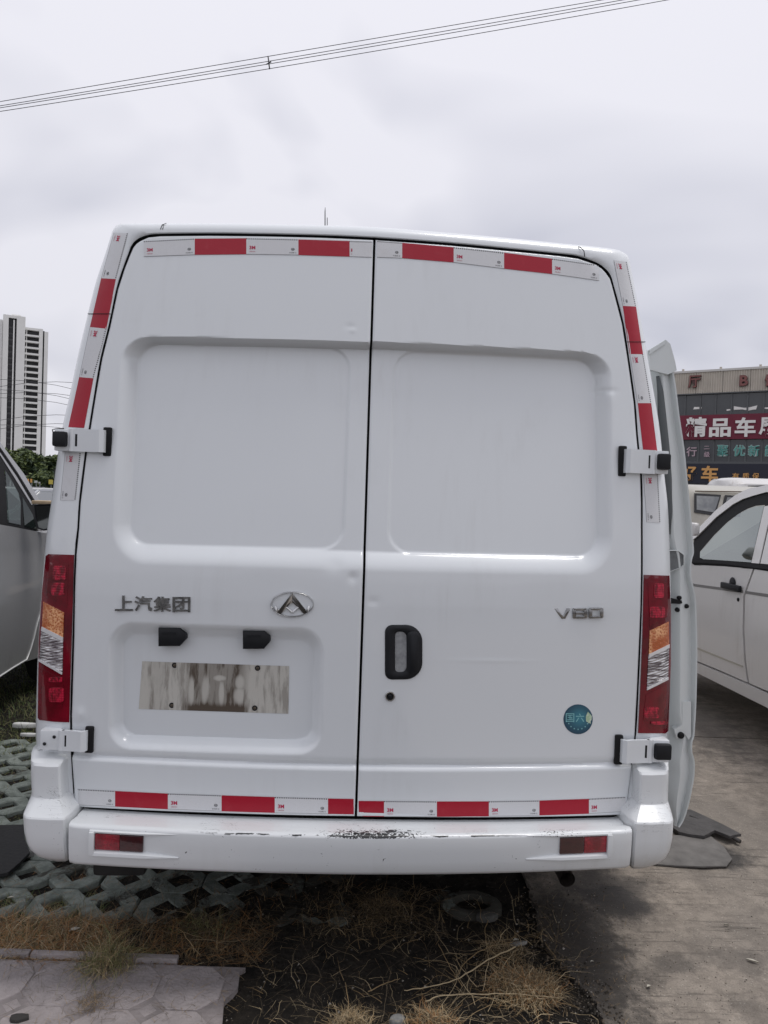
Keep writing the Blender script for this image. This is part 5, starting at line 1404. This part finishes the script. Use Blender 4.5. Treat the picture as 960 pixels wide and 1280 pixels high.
# white people carrier on the right
er = empty('white_people_carrier', (2.42 + .86, 5.0, 0), R(3)); tag(er, 'white people carrier with black window rims parked right of the van, only its flank showing', 'car')
bpy.context.view_layer.update()
shell(er, .86, -2.6, 1.9, .30, 1.12, .75, (-2.35, -.35, 1.72), M_WCAR, (-1.65, 1.25))
S = Side(er, -1, .86, 1.13)
def gr(y, z): return 0.0
S.panel('front_door', [[.82, 1.12], (868,706), (905,708), (941,711), (936,725), (929,745), (928,787), (930,825), (934,853), (900,838), (873,827), [.82, .36]], M_WCAR)
S.panel('rear_door', [(943.4,711), (960,712.5), [-1.1, 1.2], [-1.1, .35], (960,864), (936.4,854), (932.4,826), (930.4,787), (931.4,745), (938.4,725)], M_WCAR)
S.panel('sill', [[.9, .355], (873,828.5), (934,854.5), (960,867), [-1.2, .34], [-1.2, .215], (960,884), (873,841), [.9, .235]], M_WCAR, .012)
S.panel('crease_shade', [[.8, .97], (869,730), (929,738), (929,741.5), (869,733.2), [.8, .955]], mat('crease_shade_grey', (.17, .165, .16), .6), .002, .3, .004)  # thin dark strips on both doors paint in the shade of the body crease
S.panel('crease_shade', [(932,738.6), (960,742.5), [-1.1, 1.045], [-1.1, 1.02], (960,746.5), (932,742)], mat('crease_shade_grey2', (.17, .165, .16), .6), .002, .3, .004)
S.panel('lower_crease', [[.8, .47], (873,809.5), (928.5,832), (928.5,834), (873,812), [.8, .46]], M_BEIGE, .003, .3, .004)
S.panel('window_rim', [(868,674), (872,671), (897,646), (918,630), (930,623.6), (942,619.6), (960,615), [-.9, 1.62], [-.9, 1.18], (960,714), (941,711.2), (868,706.5), [.7, 1.13], [.7, 1.2]], M_BLACK, .001, hole=[(875.0,697.6), (875.3,689.6), (892.6,669.4), (908.7,653.5), (922.8,642.4), (935,635.9), (945,632.3), (956.5,631.3), (940.3,703.8), (905,701.2), (880,699.7)])
S.panel('roof_rail', [(866,676), (870.5,664.5), (897.5,637), (921,619), (932,613.2), (940,610.3), (960,606.5), [-.9, 1.69], [-.9, 1.62], (960,615), (942,620), (930,624), (918,630.4), (897,646.4), (872,671.4)], M_WCAR, .012)
S.panel('window_glass', [(875.5,697), (875.8,690), (893,670), (909,654), (923,643), (935,636.5), (945,633), (955.6,632), (939.8,703), (905,700.5), (880,699)], M_GLASS, .004, .3, .004)
S.panel('pillar', [(940.6,703.6), (956.8,633), (968,631), (960,660), (950,704.5)], M_WCAR, .008, .2, .006)
S.panel('pillar', [(951.5,704.5), (961.5,661), (970,632), (985,632), (968,706)], M_WCAR, .006, .2, .006)
S.panel('belt_strip', [[.7, 1.115], (868,703.5), (905,705), (941,709.5), (960,711.5), [-.9, 1.175], [-.9, 1.205], (960,707), (941,704.5), (905,701), (868,699.5), [.7, 1.135]], M_BLACK, .012, .3, .01)
S.panel('rear_side_window', [[-.95, 1.20], [-.95, 1.62], [-2.0, 1.62], [-2.35, 1.20]], M_GLASSD, .0, .3, .01)
def on_side(S, px, py, off): y, z = S.at(px, py); return Vector((S.x(z) + S.s * off, y, z))
def car_handle(S, x0, x1, y0, y1, e, cup):
    a, b = on_side(S, x0, (y0 + y1) / 2 - .8, .03), on_side(S, x1, (y0 + y1) / 2 + .8, .03); h = .022
    mb = MB(); L, H = min(a.y, b.y), max(a.y, b.y); zc = (a.z + b.z) / 2
    mb.box((min(a.x, a.x - S.s * .025), L, zc - h), (max(a.x, a.x - S.s * .025), H, zc + h), 0, None, .009)
    mb.box((min(a.x, a.x - S.s * .03), L + .01, zc - h * .8), (max(a.x, a.x - S.s * .03), L + .05, zc + h * .8), 0, None, .006)
    if cup: mb.lathe([(.0, .003), (.036, .003), (.042, 0)], 24, 0, Matrix.Translation(on_side(S, (x0 + x1) / 2 - 1, y0 + .5, .001)) @ Matrix.Rotation(R(90) * S.s, 4, 'Y'))
    mb.obj('door_handle', M_BLKPL, e, sharp=40)
car_handle(S, 905, 928.5, 728.5, 739, er, True)
mb = MB(); mb.lathe([(0, .004), (.012, .004), (.014, 0)], 14, 0, Matrix.Translation(on_side(S, 923, 749.5, .001)) @ Matrix.Rotation(-R(90), 4, 'Y')); mb.obj('keyhole', M_BLACK, er, True)
p = er.matrix_world.inverted() @ at_depth(866.5, 661, 5.25); mb = MB(); mb.box((p.x - .03, p.y - .05, p.z - .05), (p.x + .03, p.y + .08, p.z + .045), 0, None, .022); mb.obj('door_mirror', M_WCAR, er, sharp=60)

# silver grey people carrier on the left
el = empty('silver_people_carrier', (-2.43 - .88, 5.0, 0), R(3)); tag(el, 'silver grey people carrier at the left edge with a tan cap on its mirror', 'car')
bpy.context.view_layer.update()
shell(el, .88, -3.0, 1.6, .30, 1.22, .45, (-2.8, -.75, 1.93), M_SILV, (-2.0, .62))
S = Side(el, 1, .88, 1.24)
S.panel('front_door', [(-60,645), (0,655.5), (25,660), (47,664.5), (52,665.5), (53.5,700), (54,752), (48,772), (42,797), (33,824), (0,845), (-60,886)], M_SILV, 0, .1)
S.panel('front_wing', [(53.2,665.6), (84,670), (90,700), (90,815), (60,820), (50,822), (35,827), (43,797), (49,773), (55.2,753)], M_SILV, -.012, .1)
pts = [on_side(S, x, y, .003) for x, y in ((54.3,752), (51.5,762), (48.3,772), (45,784), (42,797), (38,811), (33,824.5), (16,834.5), (0,845), (-30,865))]
mb = MB(); mb.tube(pts, .0055, 6); mb.obj('bright_edge', mat('bright_silver_edge', (.62, .62, .61), .4, .2), el, True)
S.panel('window_rim', [(-60,478), (0,560.5), (20,590), (42,626), (47,664), (25,659.5), (0,655), (-60,644)], M_BLACK, .002, hole=[(5.1,587.5), (14,600.5), (22.4,615.8), (25.3,628), (25,656.6), (9.4,653.6), (7.6,620)])
S.panel('window_pillar', [(-60,473), (0,555.6), (27.5,591.7), (47,624.5), (51,664), (47,664), (42.5,627), (20,590.6), (0,561.5), (-60,480)], M_SILV, .012, .2, .02)
S.panel('window_trim', [(-60,486), (0,567), (20,596), (40,630), (38.5,631), (18,598.5), (0,570), (-60,489)], M_SILV, .006, .2, .004)
S.panel('window_glass', [(5.5,588), (14,601), (22,616), (24.8,628), (24.5,656), (9.8,653), (8,620)], M_GLASS, .006, .3, .004)
S.panel('front_quarter', [(27,621), (40,643), (45,661.5), (30,658)], M_GLASSD, .005, .3, .004)
S.panel('rear_side_window', [[-.98, 1.26], [-.98, 1.80], [-2.5, 1.80], [-2.8, 1.26]], M_GLASSD, .0, .3, .01)
Mi = el.matrix_world.inverted()
def lq(x, y, D): return Mi @ at_depth(x, y, D)
D_ = 4.86; q = [(43,630.5), (64,629.5), (68,645), (66,661), (54,663.5), (47,661), (44,648)]; P = [lq(x, y, D_) for x, y in q]; n = len(P); c = sum(P, Vector()) / n
mb = MB(); mb.loft([[c + (p - c) * k + Vector((0, dy, 0)) for p in P] for k, dy in ((.86, -.002), (.97, -.006), (1.0, .01), (1.0, .09), (.7, .16))][::-1], caps=False); Vb = [c + (p - c) * .7 + Vector((0, .16, 0)) for p in P]; mb.add(Vb, [tuple(range(n))]); mb.obj('door_mirror', M_BLKPL, el, sharp=40); dm = el.children[-1]
mb = MB(); mb.add([c + (p - c) * .86 + Vector((0, .0, 0)) for p in P], [tuple(reversed(range(n)))]); mb.obj('mirror_glass', mat('mirror_glass', (.35, .37, .36), .08, 1.0), dm)
A, B = lq(40.5, 628, D_ + .02), lq(66.5, 627.5, D_ + .02)
mb = MB(); mb.box((A.x, A.y - .02, A.z - .010), (B.x, B.y + .10, A.z + .014), 0, None, .006); o = mb.obj('mirror_cap', mat('tan_cap', (.55, .42, .27), .7, var=.2, scale=20), dm, sharp=40)
mb = MB(); q0 = on_side(S, 47, 655, 0); mb.box((q0.x - .03, q0.y - .0, q0.z), (c.x, q0.y + .05, q0.z + .05), 0, None, .01); mb.obj('mirror_arm', M_BLKPL, el, sharp=40)

# vans and cars behind
def small_van(x0, y, L, zr, m, label, wins, roofm=None):
    e = empty('parked_minivan', (x0 + L / 2, y, 0)); tag(e, label, 'van', 'minivans parked in front of the showroom')
    rings = []; k = zr / 1.9
    prof = [(.06, .28), (0, .40), (0, .85 * k), (.02, 1.08 * k), (.13, 1.62 * k), (.20, 1.78 * k), (.42, 1.88 * k), (.85, 1.9 * k), (1.28, 1.88 * k), (1.5, 1.78 * k), (1.57, 1.62 * k), (1.68, 1.08 * k), (1.7, .85 * k), (1.7, .40), (1.64, .28)]
    for x, sy, sz, dz in ((0, .75, .86, .06), (.03, .88, .95, .03), (.10, .97, .99, 0), (.3, 1, 1, 0), (L - 1.3, 1, 1, 0), (L - .9, 1, .97, 0), (L - .45, .98, .62, .02), (L - .05, .92, .5, .05), (L, .8, .44, .1)):
        rings.append([Vector((x - L / 2, .85 + (py - .85) * sy, .28 + (pz - .28) * sz + dz)) for py, pz in prof])
    mb = MB().loft(rings, caps=True); mb.obj('body', m, e, sharp=40)
    def lift(x, z):
        t = max(0.0, z / k - 1.08); return (x, .02 + t * .204 - .006, z)
    bpy.context.view_layer.update(); Mi = e.matrix_world.inverted()
    for q, mm, off in wins:
        ps = []
        for (px, py) in q:
            o, d = ray(px, py); o = Mi @ o; d = Mi.to_3x3() @ d; yy = 0.1
            for _ in range(6): pnt = o + d * ((yy - o.y) / d.y); yy = lift(pnt.x, pnt.z)[1]
            ps.append((pnt.x, pnt.z))
        ar = sum(ps[i][0] * ps[(i + 1) % len(ps)][1] - ps[(i + 1) % len(ps)][0] * ps[i][1] for i in range(len(ps)))
        if ar < 0: ps = ps[::-1]
        P, Fs = panel(ps, lambda a, b: (a, lift(a, b)[1] - off, b), None, .012, (0, 1, 0)); mesh_obj('window' if mm is not M_BEIGE else 'roof_gutter', P, Fs, mm, e)
    for x in (.75 - L / 2, L - .8 - L / 2):
        for yy, s in ((.12, -1), (1.58, 1)):
            w = wheel(e, x, yy, .28, .16, 1); w.rotation_euler = (0, 0, R(90) * -1 if s < 0 else R(90))
    return e
M_CURT = mat('curtained_glass', (.30, .31, .31), .25, col2=(.16, .17, .18), scale=5, coat=.5)
M_DGL = mat('black_window_rubber', (.02, .02, .022), .3)
xa = at_depth(861.5, 640, 10.5).x
small_van(xa, 10.5, 3.9, 1.9, M_BEIGE, 'beige minivan with curtained side windows behind the white people carrier', [
    ([(868,616.5),(901.5,618.5),(894,645),(868,640.5)], M_DGL, .002), ([(870.5,619.5),(899,621),(892.5,640.5),(870.5,637)], M_CURT, .010),
    ([(906.5,618.8),(930,620),(925,646),(899.5,646)], M_DGL, .002), ([(909,621.5),(927,622.5),(922,640),(903,642)], M_CURT, .010),
    ([(869,613.2),(960,614.5),(960,616),(869,614.8)], mat('brown_trim', (.10, .075, .05), .6), .006)])
xb = at_depth(921, 600, 14).x
small_van(xb, 14, 4.6, 2.18, M_WCAR, 'taller white van whose roof shows above the beige minivan', [([(935,607),(990,606),(990,620),(935,622)], M_DGL, .004)])
def sedan(x, y, rz, m, label, L=4.5, Wd=1.78, H=1.45):
    e = empty('parked_car', (x, y, 0), rz); tag(e, label, 'car', 'cars parked in front of the trees')
    rings = []; h = Wd / 2
    for (yy, k, a, b) in ((-L / 2, .8, .4, .62), (-L / 2 + .08, .93, .25, .72), (-L / 2 + .4, 1, .2, .80), (-L / 2 + 1.15, 1, .18, .90), (0, 1, .18, .92), (L / 2 - 1.0, 1, .18, .94), (L / 2 - .15, .95, .25, .92), (L / 2, .85, .4, .8)):
        rings.append([Vector(p) for p in ((-h * k * .9, yy, a), (-h * k, yy, a + .15), (-h * k, yy, b - .12), (-h * k * .92, yy, b), (h * k * .92, yy, b), (h * k, yy, b - .12), (h * k, yy, a + .15), (h * k * .9, yy, a))])
    MB().loft(rings, caps=True).obj('body', m, e, sharp=35)
    b0 = [Vector((sx * h * .88, yy, .90)) for sx, yy in ((-1, -L / 2 + 1.15), (1, -L / 2 + 1.15), (1, L / 2 - .75), (-1, L / 2 - .75))]
    b1 = [Vector((sx * h * .68, yy, H - .04)) for sx, yy in ((-1, -L / 2 + 2.0), (1, -L / 2 + 2.0), (1, L / 2 - 1.5), (-1, L / 2 - 1.5))]
    MB().loft([b0, b1]).obj('window', mat('car_window_' + str(round(x)), (.10, .11, .12), .15, coat=1), e)
    b2 = [p * 1 for p in b1]; mb = MB(); mb.loft([[Vector((p.x * 1.02, p.y, p.z)) for p in b1], [Vector((p.x * .9, p.y * .97, H)) for p in b1]], caps=True)
    for i in range(4): mb.tube([b0[i], b1[i]], .035, 6)
    mb.obj('roof', m, e, sharp=40)
    for yy in (-L / 2 + .8, L / 2 - .85):
        for s in (-1, 1): wheel(e, s * (h - .1), yy, .31, .18, s)
    for s in (-1, 1): mb = MB(); mb.box((s * h * .68 - .14, -L / 2 - .01, .55), (s * h * .68 + .14, -L / 2 + .15, .68), 0, None, .03); mb.obj('headlight', M_CHROMEB, e, sharp=40)
sedan(at_depth(93, 615, 14.5).x, 14.5, R(-4), mat('pale_silver_paint', (.45, .46, .48), .3, .3, coat=.6), 'silver car facing the camera under the trees beside the grey mirror')
sedan(at_depth(38, 612, 18.5).x, 18.5, R(28), mat('white_car_paint', (.75, .75, .74), .3, coat=.6), 'white car behind the silver car under the trees')
sedan(at_depth(30, 612, 24).x, 24, R(20), mat('grey_car_paint', (.12, .12, .13), .3, .3, coat=.6), 'dark grey car farther off under the trees, mostly hidden')

# ------------------------------------------------------------------ showroom building on the right
TH = math.atan(.64); De = 42.0
A0 = at_depth(845, 634, De); eb = empty('showroom_building', (A0.x, A0.y, 0), -TH)
tag(eb, 'long two storey car showroom with ribbed cream cladding, dark glass and Chinese signs', 'building'); bpy.context.view_layer.update()
Mi = eb.matrix_world.inverted(); Mi3 = Mi.to_3x3()
def fp(px, py):
    o, d = ray(px, py); o = Mi @ o; d = Mi3 @ d; p = o + d * (-o.y / d.y); return p.x, p.z
zR, zC, zB1, zB0, zS, zN = [fp(880, y)[1] for y in (462.5, 491.5, 519, 549.5, 577.5, 604.5)]
XL, XR = -30.0, 14.0
def bxx(name, x0, x1, z0, z1, y0, y1, m, parent=eb, bev=0): mb = MB(); mb.box((x0, y0, z0), (x1, y1, z1), 0, None, bev); return mb.obj(name, m, parent, sharp=40 if bev else None)
M_CLAD = mat('cream_ribbed_cladding', (.56, .51, .44), .7, var=.15, scale=1.2)
M_DG = mat('dark_showroom_glass', (.02, .023, .028), .12, coat=.4, col2=(.04, .045, .05), scale=.8)
M_MUL = mat('grey_mullion', (.09, .095, .10), .5)
bxx('wall', XL, XR, 0, zR - .05, .35, 22, mat('grey_render', (.3, .29, .27), .9, var=.2, scale=1))
x = XL; src = None
while x < XR:
    if src is None:
        mb = MB(); w = 1.4; n = 11; pts = []
        for i in range(n): a = w * i / n; pts += [(a + .01, 0), (a + .035, -.04), (a + .075, -.04), (a + .10, 0)]
        pts.append((w - .005, 0)); k = len(pts)
        mb.add([Vector((a, b, zC)) for a, b in pts] + [Vector((a, b, zR - .12)) for a, b in pts], [(i, i + 1, k + i + 1, k + i) for i in range(k - 1)]); src = mb.obj('cladding_panel', M_CLAD, eb); o = src
    else: o = link(src.copy(), eb)
    o.location = (x, 0, 0); x += 1.4
bxx('parapet', XL, XR, zR - .12, zR, -.08, .4, mat('pale_coping', (.62, .60, .57), .6)); bxx('fascia', XL, XR, zC - .06, zC, -.06, .3, M_MUL)
# rail dots on the parapet
for i in range(22): bxx('parapet_clip', XL + i * 2, XL + i * 2 + .12, zR, zR + .12, 0, .08, M_CLAD)
# glazing: single panes between mullions
mx_ = [fp(px, 565)[0] for px in (852.8, 873, 893.7, 914, 932.5, 951)]; stp = (mx_[-1] - mx_[0]) / 5
pos = []; x = mx_[0] - stp * 24
while x < XR: pos.append(x); x += stp
for (z0, z1) in ((zB1, zC - .06), (zS, zB0), (0.1, zN)):
    src = None
    for x in pos:
        if src is None:
            mb = MB(); mb.box((0, .12, z0), (stp - .08, .16, z1)); src = mb.obj('pane', M_DG, eb); o = src
            mb = MB(); mb.box((stp - .08, .05, z0), (stp, .2, z1)); src2 = mb.obj('mullion', M_MUL, eb); o2 = src2
        else: o = link(src.copy(), eb); o2 = link(src2.copy(), eb)
        o.location = (x + .08, 0, 0); o2.location = (x + .08, 0, 0)
bxx('sill_band', XL, XR, zS - .10, zS + .03, .0, .25, M_MUL)
bxx('banner_board', XL, XR, zB0, zB1, -.12, .08, mat('dark_red_banner', (.17, .012, .035), .6, var=.15, scale=.7)); ban = eb.children[-1]
bxx('navy_board', XL, XR, zN, zS - .10, -.10, .06, mat('navy_board', (.010, .012, .026), .5)); nav = eb.children[-1]
def sign(ch, px, py, hpx, m, parent, bold=.03, depth=.1, yoff=-.13, wpx=None, m2=None, rim=0):
    vs, fs, w, h = glyphs(ch, 1.0, bold, .5); X, Z = fp(px, py); s = abs(fp(px, py - hpx / 2)[1] - fp(px, py + hpx / 2)[1]); sx = s / max(h, .6) if wpx is None else abs(fp(px + wpx / 2, py)[0] - fp(px - wpx / 2, py)[0]) / w
    P = [Vector((X + v.x * sx, yoff - depth / 2 - v.z * depth, Z + v.y * s / h)) for v in vs]
    mesh_obj('sign_character', P, fs, m, parent)
    if m2:
        vs, fs, w2, h2 = glyphs(ch, 1.0, bold + rim, .5); mesh_obj('sign_character', [Vector((X + v.x * sx, yoff - depth / 2 - v.z * depth + .03, Z + v.y * s / h)) for v in vs], fs, m2, parent)
M_LR = mat('faded_red_letter', (.26, .10, .09), .6, var=.3, scale=2); M_LD = mat('dark_brown_letter_side', (.09, .04, .04), .6)
M_LW = mat('white_letter', (.80, .78, .75), .6); M_LO = mat('orange_letter', (.68, .36, .12), .6); M_LG = mat('green_letter', (.10, .36, .32), .6); M_LP = mat('pink_grey_letter', (.45, .34, .38), .6); M_LT = mat('pale_teal_edge', (.42, .52, .50), .6)
sign('厅', 868.5, 477.5, 15, M_LR, eb, .012, .14, -.06, 15, M_LD, .02); sign('B', 930.3, 476.2, 13, M_LR, eb, .03, .14, -.06, 10.5, M_LD, .02); sign('馆', 964, 476, 15, M_LR, eb, .03, .14, -.06, 15, M_LD, .02)
for ch, px in (('精', 870.8), ('品', 900.6), ('车', 932), ('展', 962), ('厅', 993)): sign(ch, px, 534.2 if ch != '品' else 535, 24.5 if ch != '品' else 23, M_LW, ban, .03, .06, -.14, 26 if ch != '品' else 27)
sign('行', 864.5, 564.5, 12, M_LP, eb, .02, .05, .02, 13); sign('二', 883.5, 559.5, 4, M_LP, eb, .03, .05, .02, 7); sign('级', 883.7, 568, 7, M_LP, eb, .02, .05, .02, 7.5)
for ch, px in (('聚', 903.3), ('优', 924), ('新', 942.3), ('能', 963), ('源', 983)): sign(ch, px, 563.3, 13.5, M_LG, eb, .0, .05, .02, 14, M_LT, .035)
sign('好', 861, 592, 20, M_LO, nav, .022, .05, -.12, 20); sign('车', 887.5, 592.3, 20, M_LO, nav, .03, .05, -.12, 21)
for ch, px in (('有', 920), ('质', 932.5), ('保', 945)): sign(ch, px, 595.5, 8.3, M_LO, nav, .01, .05, -.12, 8.5)
bxx('notice', fp(892.5, 600)[0], fp(898, 600)[0], fp(895, 606)[1], fp(895, 598)[1], -.16, -.12, M_LW)
for q in ([(866,511.5),(867.5,508.5),(877,508.5),(876,511)], [(908,511.5),(914.5,510.8),(914.5,512.5),(908,513.3)], [(917,507.5),(930,509.5),(936,509),(946.5,506.5),(945,511.5),(941,511.8),(935,513),(928,511.5),(917,512)], [(954,509),(962,509),(962,511),(955,510.8)]):
    P = []; 
    for a, b in q: X, Z = fp(a, b); P.append(Vector((X, .09, Z)))
    n = len(P); mb = MB(); mb.add(P + [v + Vector((0, .025, 0)) for v in P], [tuple(range(n)), tuple(reversed(range(n, 2 * n)))] + [(i, n + i, n + (i + 1) % n, (i + 1) % n) for i in range(n)]); mb.obj('window_graphic', M_LW, eb)

# ------------------------------------------------------------------ tower on the left
DT = 250.0
et = empty('apartment_tower', (at_depth(30, 500, DT).x, DT, 0), R(26.5)); bpy.context.view_layer.update(); Tm = et.matrix_world.inverted(); Tm3 = Tm.to_3x3(); tag(et, 'pale high rise apartment tower with dark window strips beyond the trees at left', 'building')
bx0 = et.location.x
def tp(px, py):
    o, d = ray(px, py); o = Tm @ o; d = Tm3 @ d; return o + d * (-o.y / d.y)
def tx(px): return tp(px, 480).x
def tz(py, px=30): return tp(px, py).z
M_TW = mat('cream_tower_wall', (.82, .815, .79), .85, var=.08, scale=.2); M_TG = mat('tower_window_glass', (.018, .018, .022), .45, var=.4, scale=.4)
fh = abs(tz(420) - tz(427.7))
def tb(name, a, b, z0, z1, y0, y1, m=M_TW): mb = MB(); mb.box((tx(a), y0, z0), (tx(b), y1, z1)); return mb.obj(name, m, et)
zA, zB2 = tz(394, 15), tz(409.5, 44)
tb('wall', 2, 9, 0, zA, 0, 14); tb('wall', 15, 16.6, 0, zA - 1.5, 0, 14); tb('wall', 19.2, 30, 0, zA, 0, 14); tb('wall', 9, 19.2, zA - .9, zA, .1, 14); tb('wall', 47.5, 52.3, 0, zB2, 1, 16); tb('wall', 54.2, 59, 0, zB2 - .8, 1, 16); tb('wall', 30, 47.5, zB2 - .8, zB2, 1.2, 16)
tb('wall', 52.3, 54.2, 0, zB2 - .4, 2.2, 16, M_TG); tb('core_wall', 9, 19.2, 0, zA - 1, 6, 14); tb('core_wall', 30, 47.5, 0, zB2 - 1, 7, 16)
tb('roof_box', 12, 24, zA, zA + 1.2, 4, 12); tb('wall', -14, 1.4, 0, tz(398, 0), 1.5, 16)
z = zB2 - 1.0; s1 = s2 = s3 = s4 = None; k = 0
while z > 3:
    if s1 is None:
        s1 = tb('window', 9.1, 15, -fh + .75, 0, 1.0, 1.3, M_TG); s2 = tb('window', 16.7, 19.2, -fh + .75, 0, 1.0, 1.3, M_TG); s3 = tb('balcony_slab', 30.2, 47.4, -fh, -fh + .62, .6, 7); s4 = tb('balcony_window', 31.8, 47.3, -fh + .62, 0, 2.4, 2.7, M_TG); s5 = tb('spandrel', 9.05, 19.15, -fh, -fh + .74, 1.2, 2, mat('grey_spandrel', (.10, .10, .105), .7)); s6 = tb('balcony_post', 31.4, 32.4, -fh + .62, 0, .8, 1.4)
        L_ = (s1, s2, s3, s4, s5, s6)
    else: L_ = [link(q.copy(), et) for q in (s1, s2, s3, s4, s5, s6)]
    for q in L_: q.location = (0, 0, z)
    z -= fh; k += 1
z = zA - 1.2
for q in (s1, s2, s5):
    c = link(q.copy(), et); c.location = (0, 0, zB2 - 1.0 + fh)
    c = link(q.copy(), et); c.location = (0, 0, zB2 - 1.0 + 2 * fh) if zB2 - 1.0 + 2 * fh < zA - .9 else (0, 0, zA - 1)
# ------------------------------------------------------------------ trees
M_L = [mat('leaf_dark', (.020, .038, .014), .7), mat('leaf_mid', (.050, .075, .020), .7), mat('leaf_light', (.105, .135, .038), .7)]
M_BARK = mat('bark', (.06, .048, .038), .9, bump=.5)
def tree(px, ptop, pw, D, label, seed):
    r_ = random.Random(seed); c = at_depth(px, ptop, D); H = c.z; wd = pw / FPX * D / 2
    e = empty('leafy_tree', (c.x, D, 0)); tag(e, label, 'tree', 'trees in front of the tower')
    mb = MB(); mb.tube([(0, 0, -.05), (.05, 0, H * .25), (0, .1, H * .6)], [.22, .16, .08], 10)
    cl = []
    for k in range(16):
        a, ph = r_.uniform(0, 6.283), r_.uniform(-.5, 1.2); q = r_.uniform(.35, .85); cx, cy, cz = math.cos(a) * math.cos(ph) * wd * q, math.sin(a) * math.cos(ph) * wd * q, H * .58 + math.sin(ph) * H * .33 * q
        cl.append((cx, cy, cz, wd * r_.uniform(.26, .44)))
        mb.tube([(0, 0, H * .3), (cx * .5, cy * .5, (H * .35 + cz) / 2), (cx, cy, cz)], [.07, .05, .02], 5)
    mb.obj('trunk', M_BARK, e, True)
    mb = MB()
    for (cx, cy, cz, cr) in cl:
        for _ in range(260):
            a, ph, q = r_.uniform(0, 6.283), math.asin(r_.uniform(-1, 1)), cr * r_.random() ** .4
            p = Vector((cx + math.cos(a) * math.cos(ph) * q, cy + math.sin(a) * math.cos(ph) * q, cz + math.sin(ph) * q * .8))
            d = Vector((r_.gauss(0, 1), r_.gauss(0, 1), r_.gauss(0, .6))).normalized(); w = d.orthogonal().normalized(); l = r_.uniform(.10, .20)
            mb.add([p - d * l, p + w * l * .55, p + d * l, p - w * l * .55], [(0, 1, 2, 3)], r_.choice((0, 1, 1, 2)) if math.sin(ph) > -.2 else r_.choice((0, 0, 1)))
    mb.obj('crown', M_L, e)
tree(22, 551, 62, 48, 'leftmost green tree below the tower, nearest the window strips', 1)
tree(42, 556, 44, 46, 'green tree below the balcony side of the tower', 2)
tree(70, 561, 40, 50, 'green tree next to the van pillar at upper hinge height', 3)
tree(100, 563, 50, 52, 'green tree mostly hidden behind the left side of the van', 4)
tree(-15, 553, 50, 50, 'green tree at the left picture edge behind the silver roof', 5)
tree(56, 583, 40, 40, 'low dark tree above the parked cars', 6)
def street_sign(x, y, w, h, m, label, D=36):
    c = at_depth(x, y, D); k = D / FPX; e = empty('roadside_sign', (c.x, D, 0)); tag(e, label, 'sign')
    mb = MB(); mb.box((-w * k / 2, -.03, c.z - h * k / 2), (w * k / 2, .03, c.z + h * k / 2), 0, None, .01); mb.obj('board', m, e); mb = MB(); mb.tube([(0, .05, -.05), (0, .05, c.z)], .03, 8); mb.obj('post', M_MUL, e, True)
street_sign(63.5, 602.5, 5, 5.5, mat('yellow_board', (.55, .45, .08), .6), 'small square yellow sign under the trees')
street_sign(35, 601, 1.8, 4.5, mat('orange_board', (.65, .32, .1), .6), 'narrow orange sign, left of two, under the trees'); street_sign(39, 601, 2, 4.5, mat('orange_board2', (.65, .35, .1), .6), 'narrow orange sign, right of two, under the trees')
street_sign(44.8, 602.3, 3.5, 2.8, mat('grey_board', (.45, .47, .46), .6), 'small grey sign between the orange and yellow signs'); street_sign(49.2, 603.5, 2, 2, mat('grey_board2', (.4, .4, .4), .6), 'tiny grey sign just right of the grey sign')
street_sign(70, 592, 4, 12, mat('black_board', (.012, .012, .012), .6), 'tall black sign against the van pillar under the trees')
# ------------------------------------------------------------------ wires
M_W = mat('dark_cable', (.05, .05, .055), .6)
def cable(f, D, r, label, grp, x0=-260, x1=1250, n=24):
    P = [at_depth(x, f(x), D) for x in np.linspace(x0, x1, n)]; mb = MB(); mb.tube(P, r, 6); tag(mb.obj('power_cable', M_W, None, True), label, 'cable', grp)
nm = ('topmost', 'second', 'third', 'lowest')
for i, (a, b, c) in enumerate(((127, 46, 752), (132.3, 52, 778), (134.8, 55.6, 798), (139.3, 62, 834))):
    k2 = (0 - a - (b - a) / 480 * c) / (c * (c - 480)); f = lambda x, a=a, b=b, k2=k2: a + (b - a) / 480 * x + k2 * x * (x - 480)
    cable(f, 22.0, .0095, f'{nm[i]} of the four dark cables crossing the sky above the van', 'cables crossing the sky')
es = empty('cable_spacer', at_depth(336, 78.5, 22)); tag(es, 'small dark spacer clipped across the four cables', 'spacer')
k = 22 / FPX; mb = MB(); mb.tube([(-1.2 * k, 0, 8 * k), (1.2 * k, 0, -7.5 * k)], .02, 6); mb.obj('rod', M_W, es, True); mb = MB(); mb.tube([(-2.8 * k, 0, -2 * k), (3 * k, 0, 1.5 * k)], .018, 6); mb.obj('clamp', M_W, es, True)
for i, (a, b) in enumerate(((474, 487), (483, 478), (487, 500), (492, 495), (497, 508), (525, 519), (531, 538), (536, 530))):
    f = lambda x, a=a, b=b: a + (b - a) / 95 * x + .0012 * x * (x - 95)
    cable(f, 60.0, .018, f'thin dark cable crossing the apartment tower, {["topmost", "second", "third", "fourth", "fifth", "sixth", "seventh", "lowest"][i]} of eight', 'thin cables before the tower', -150, 180, 10)
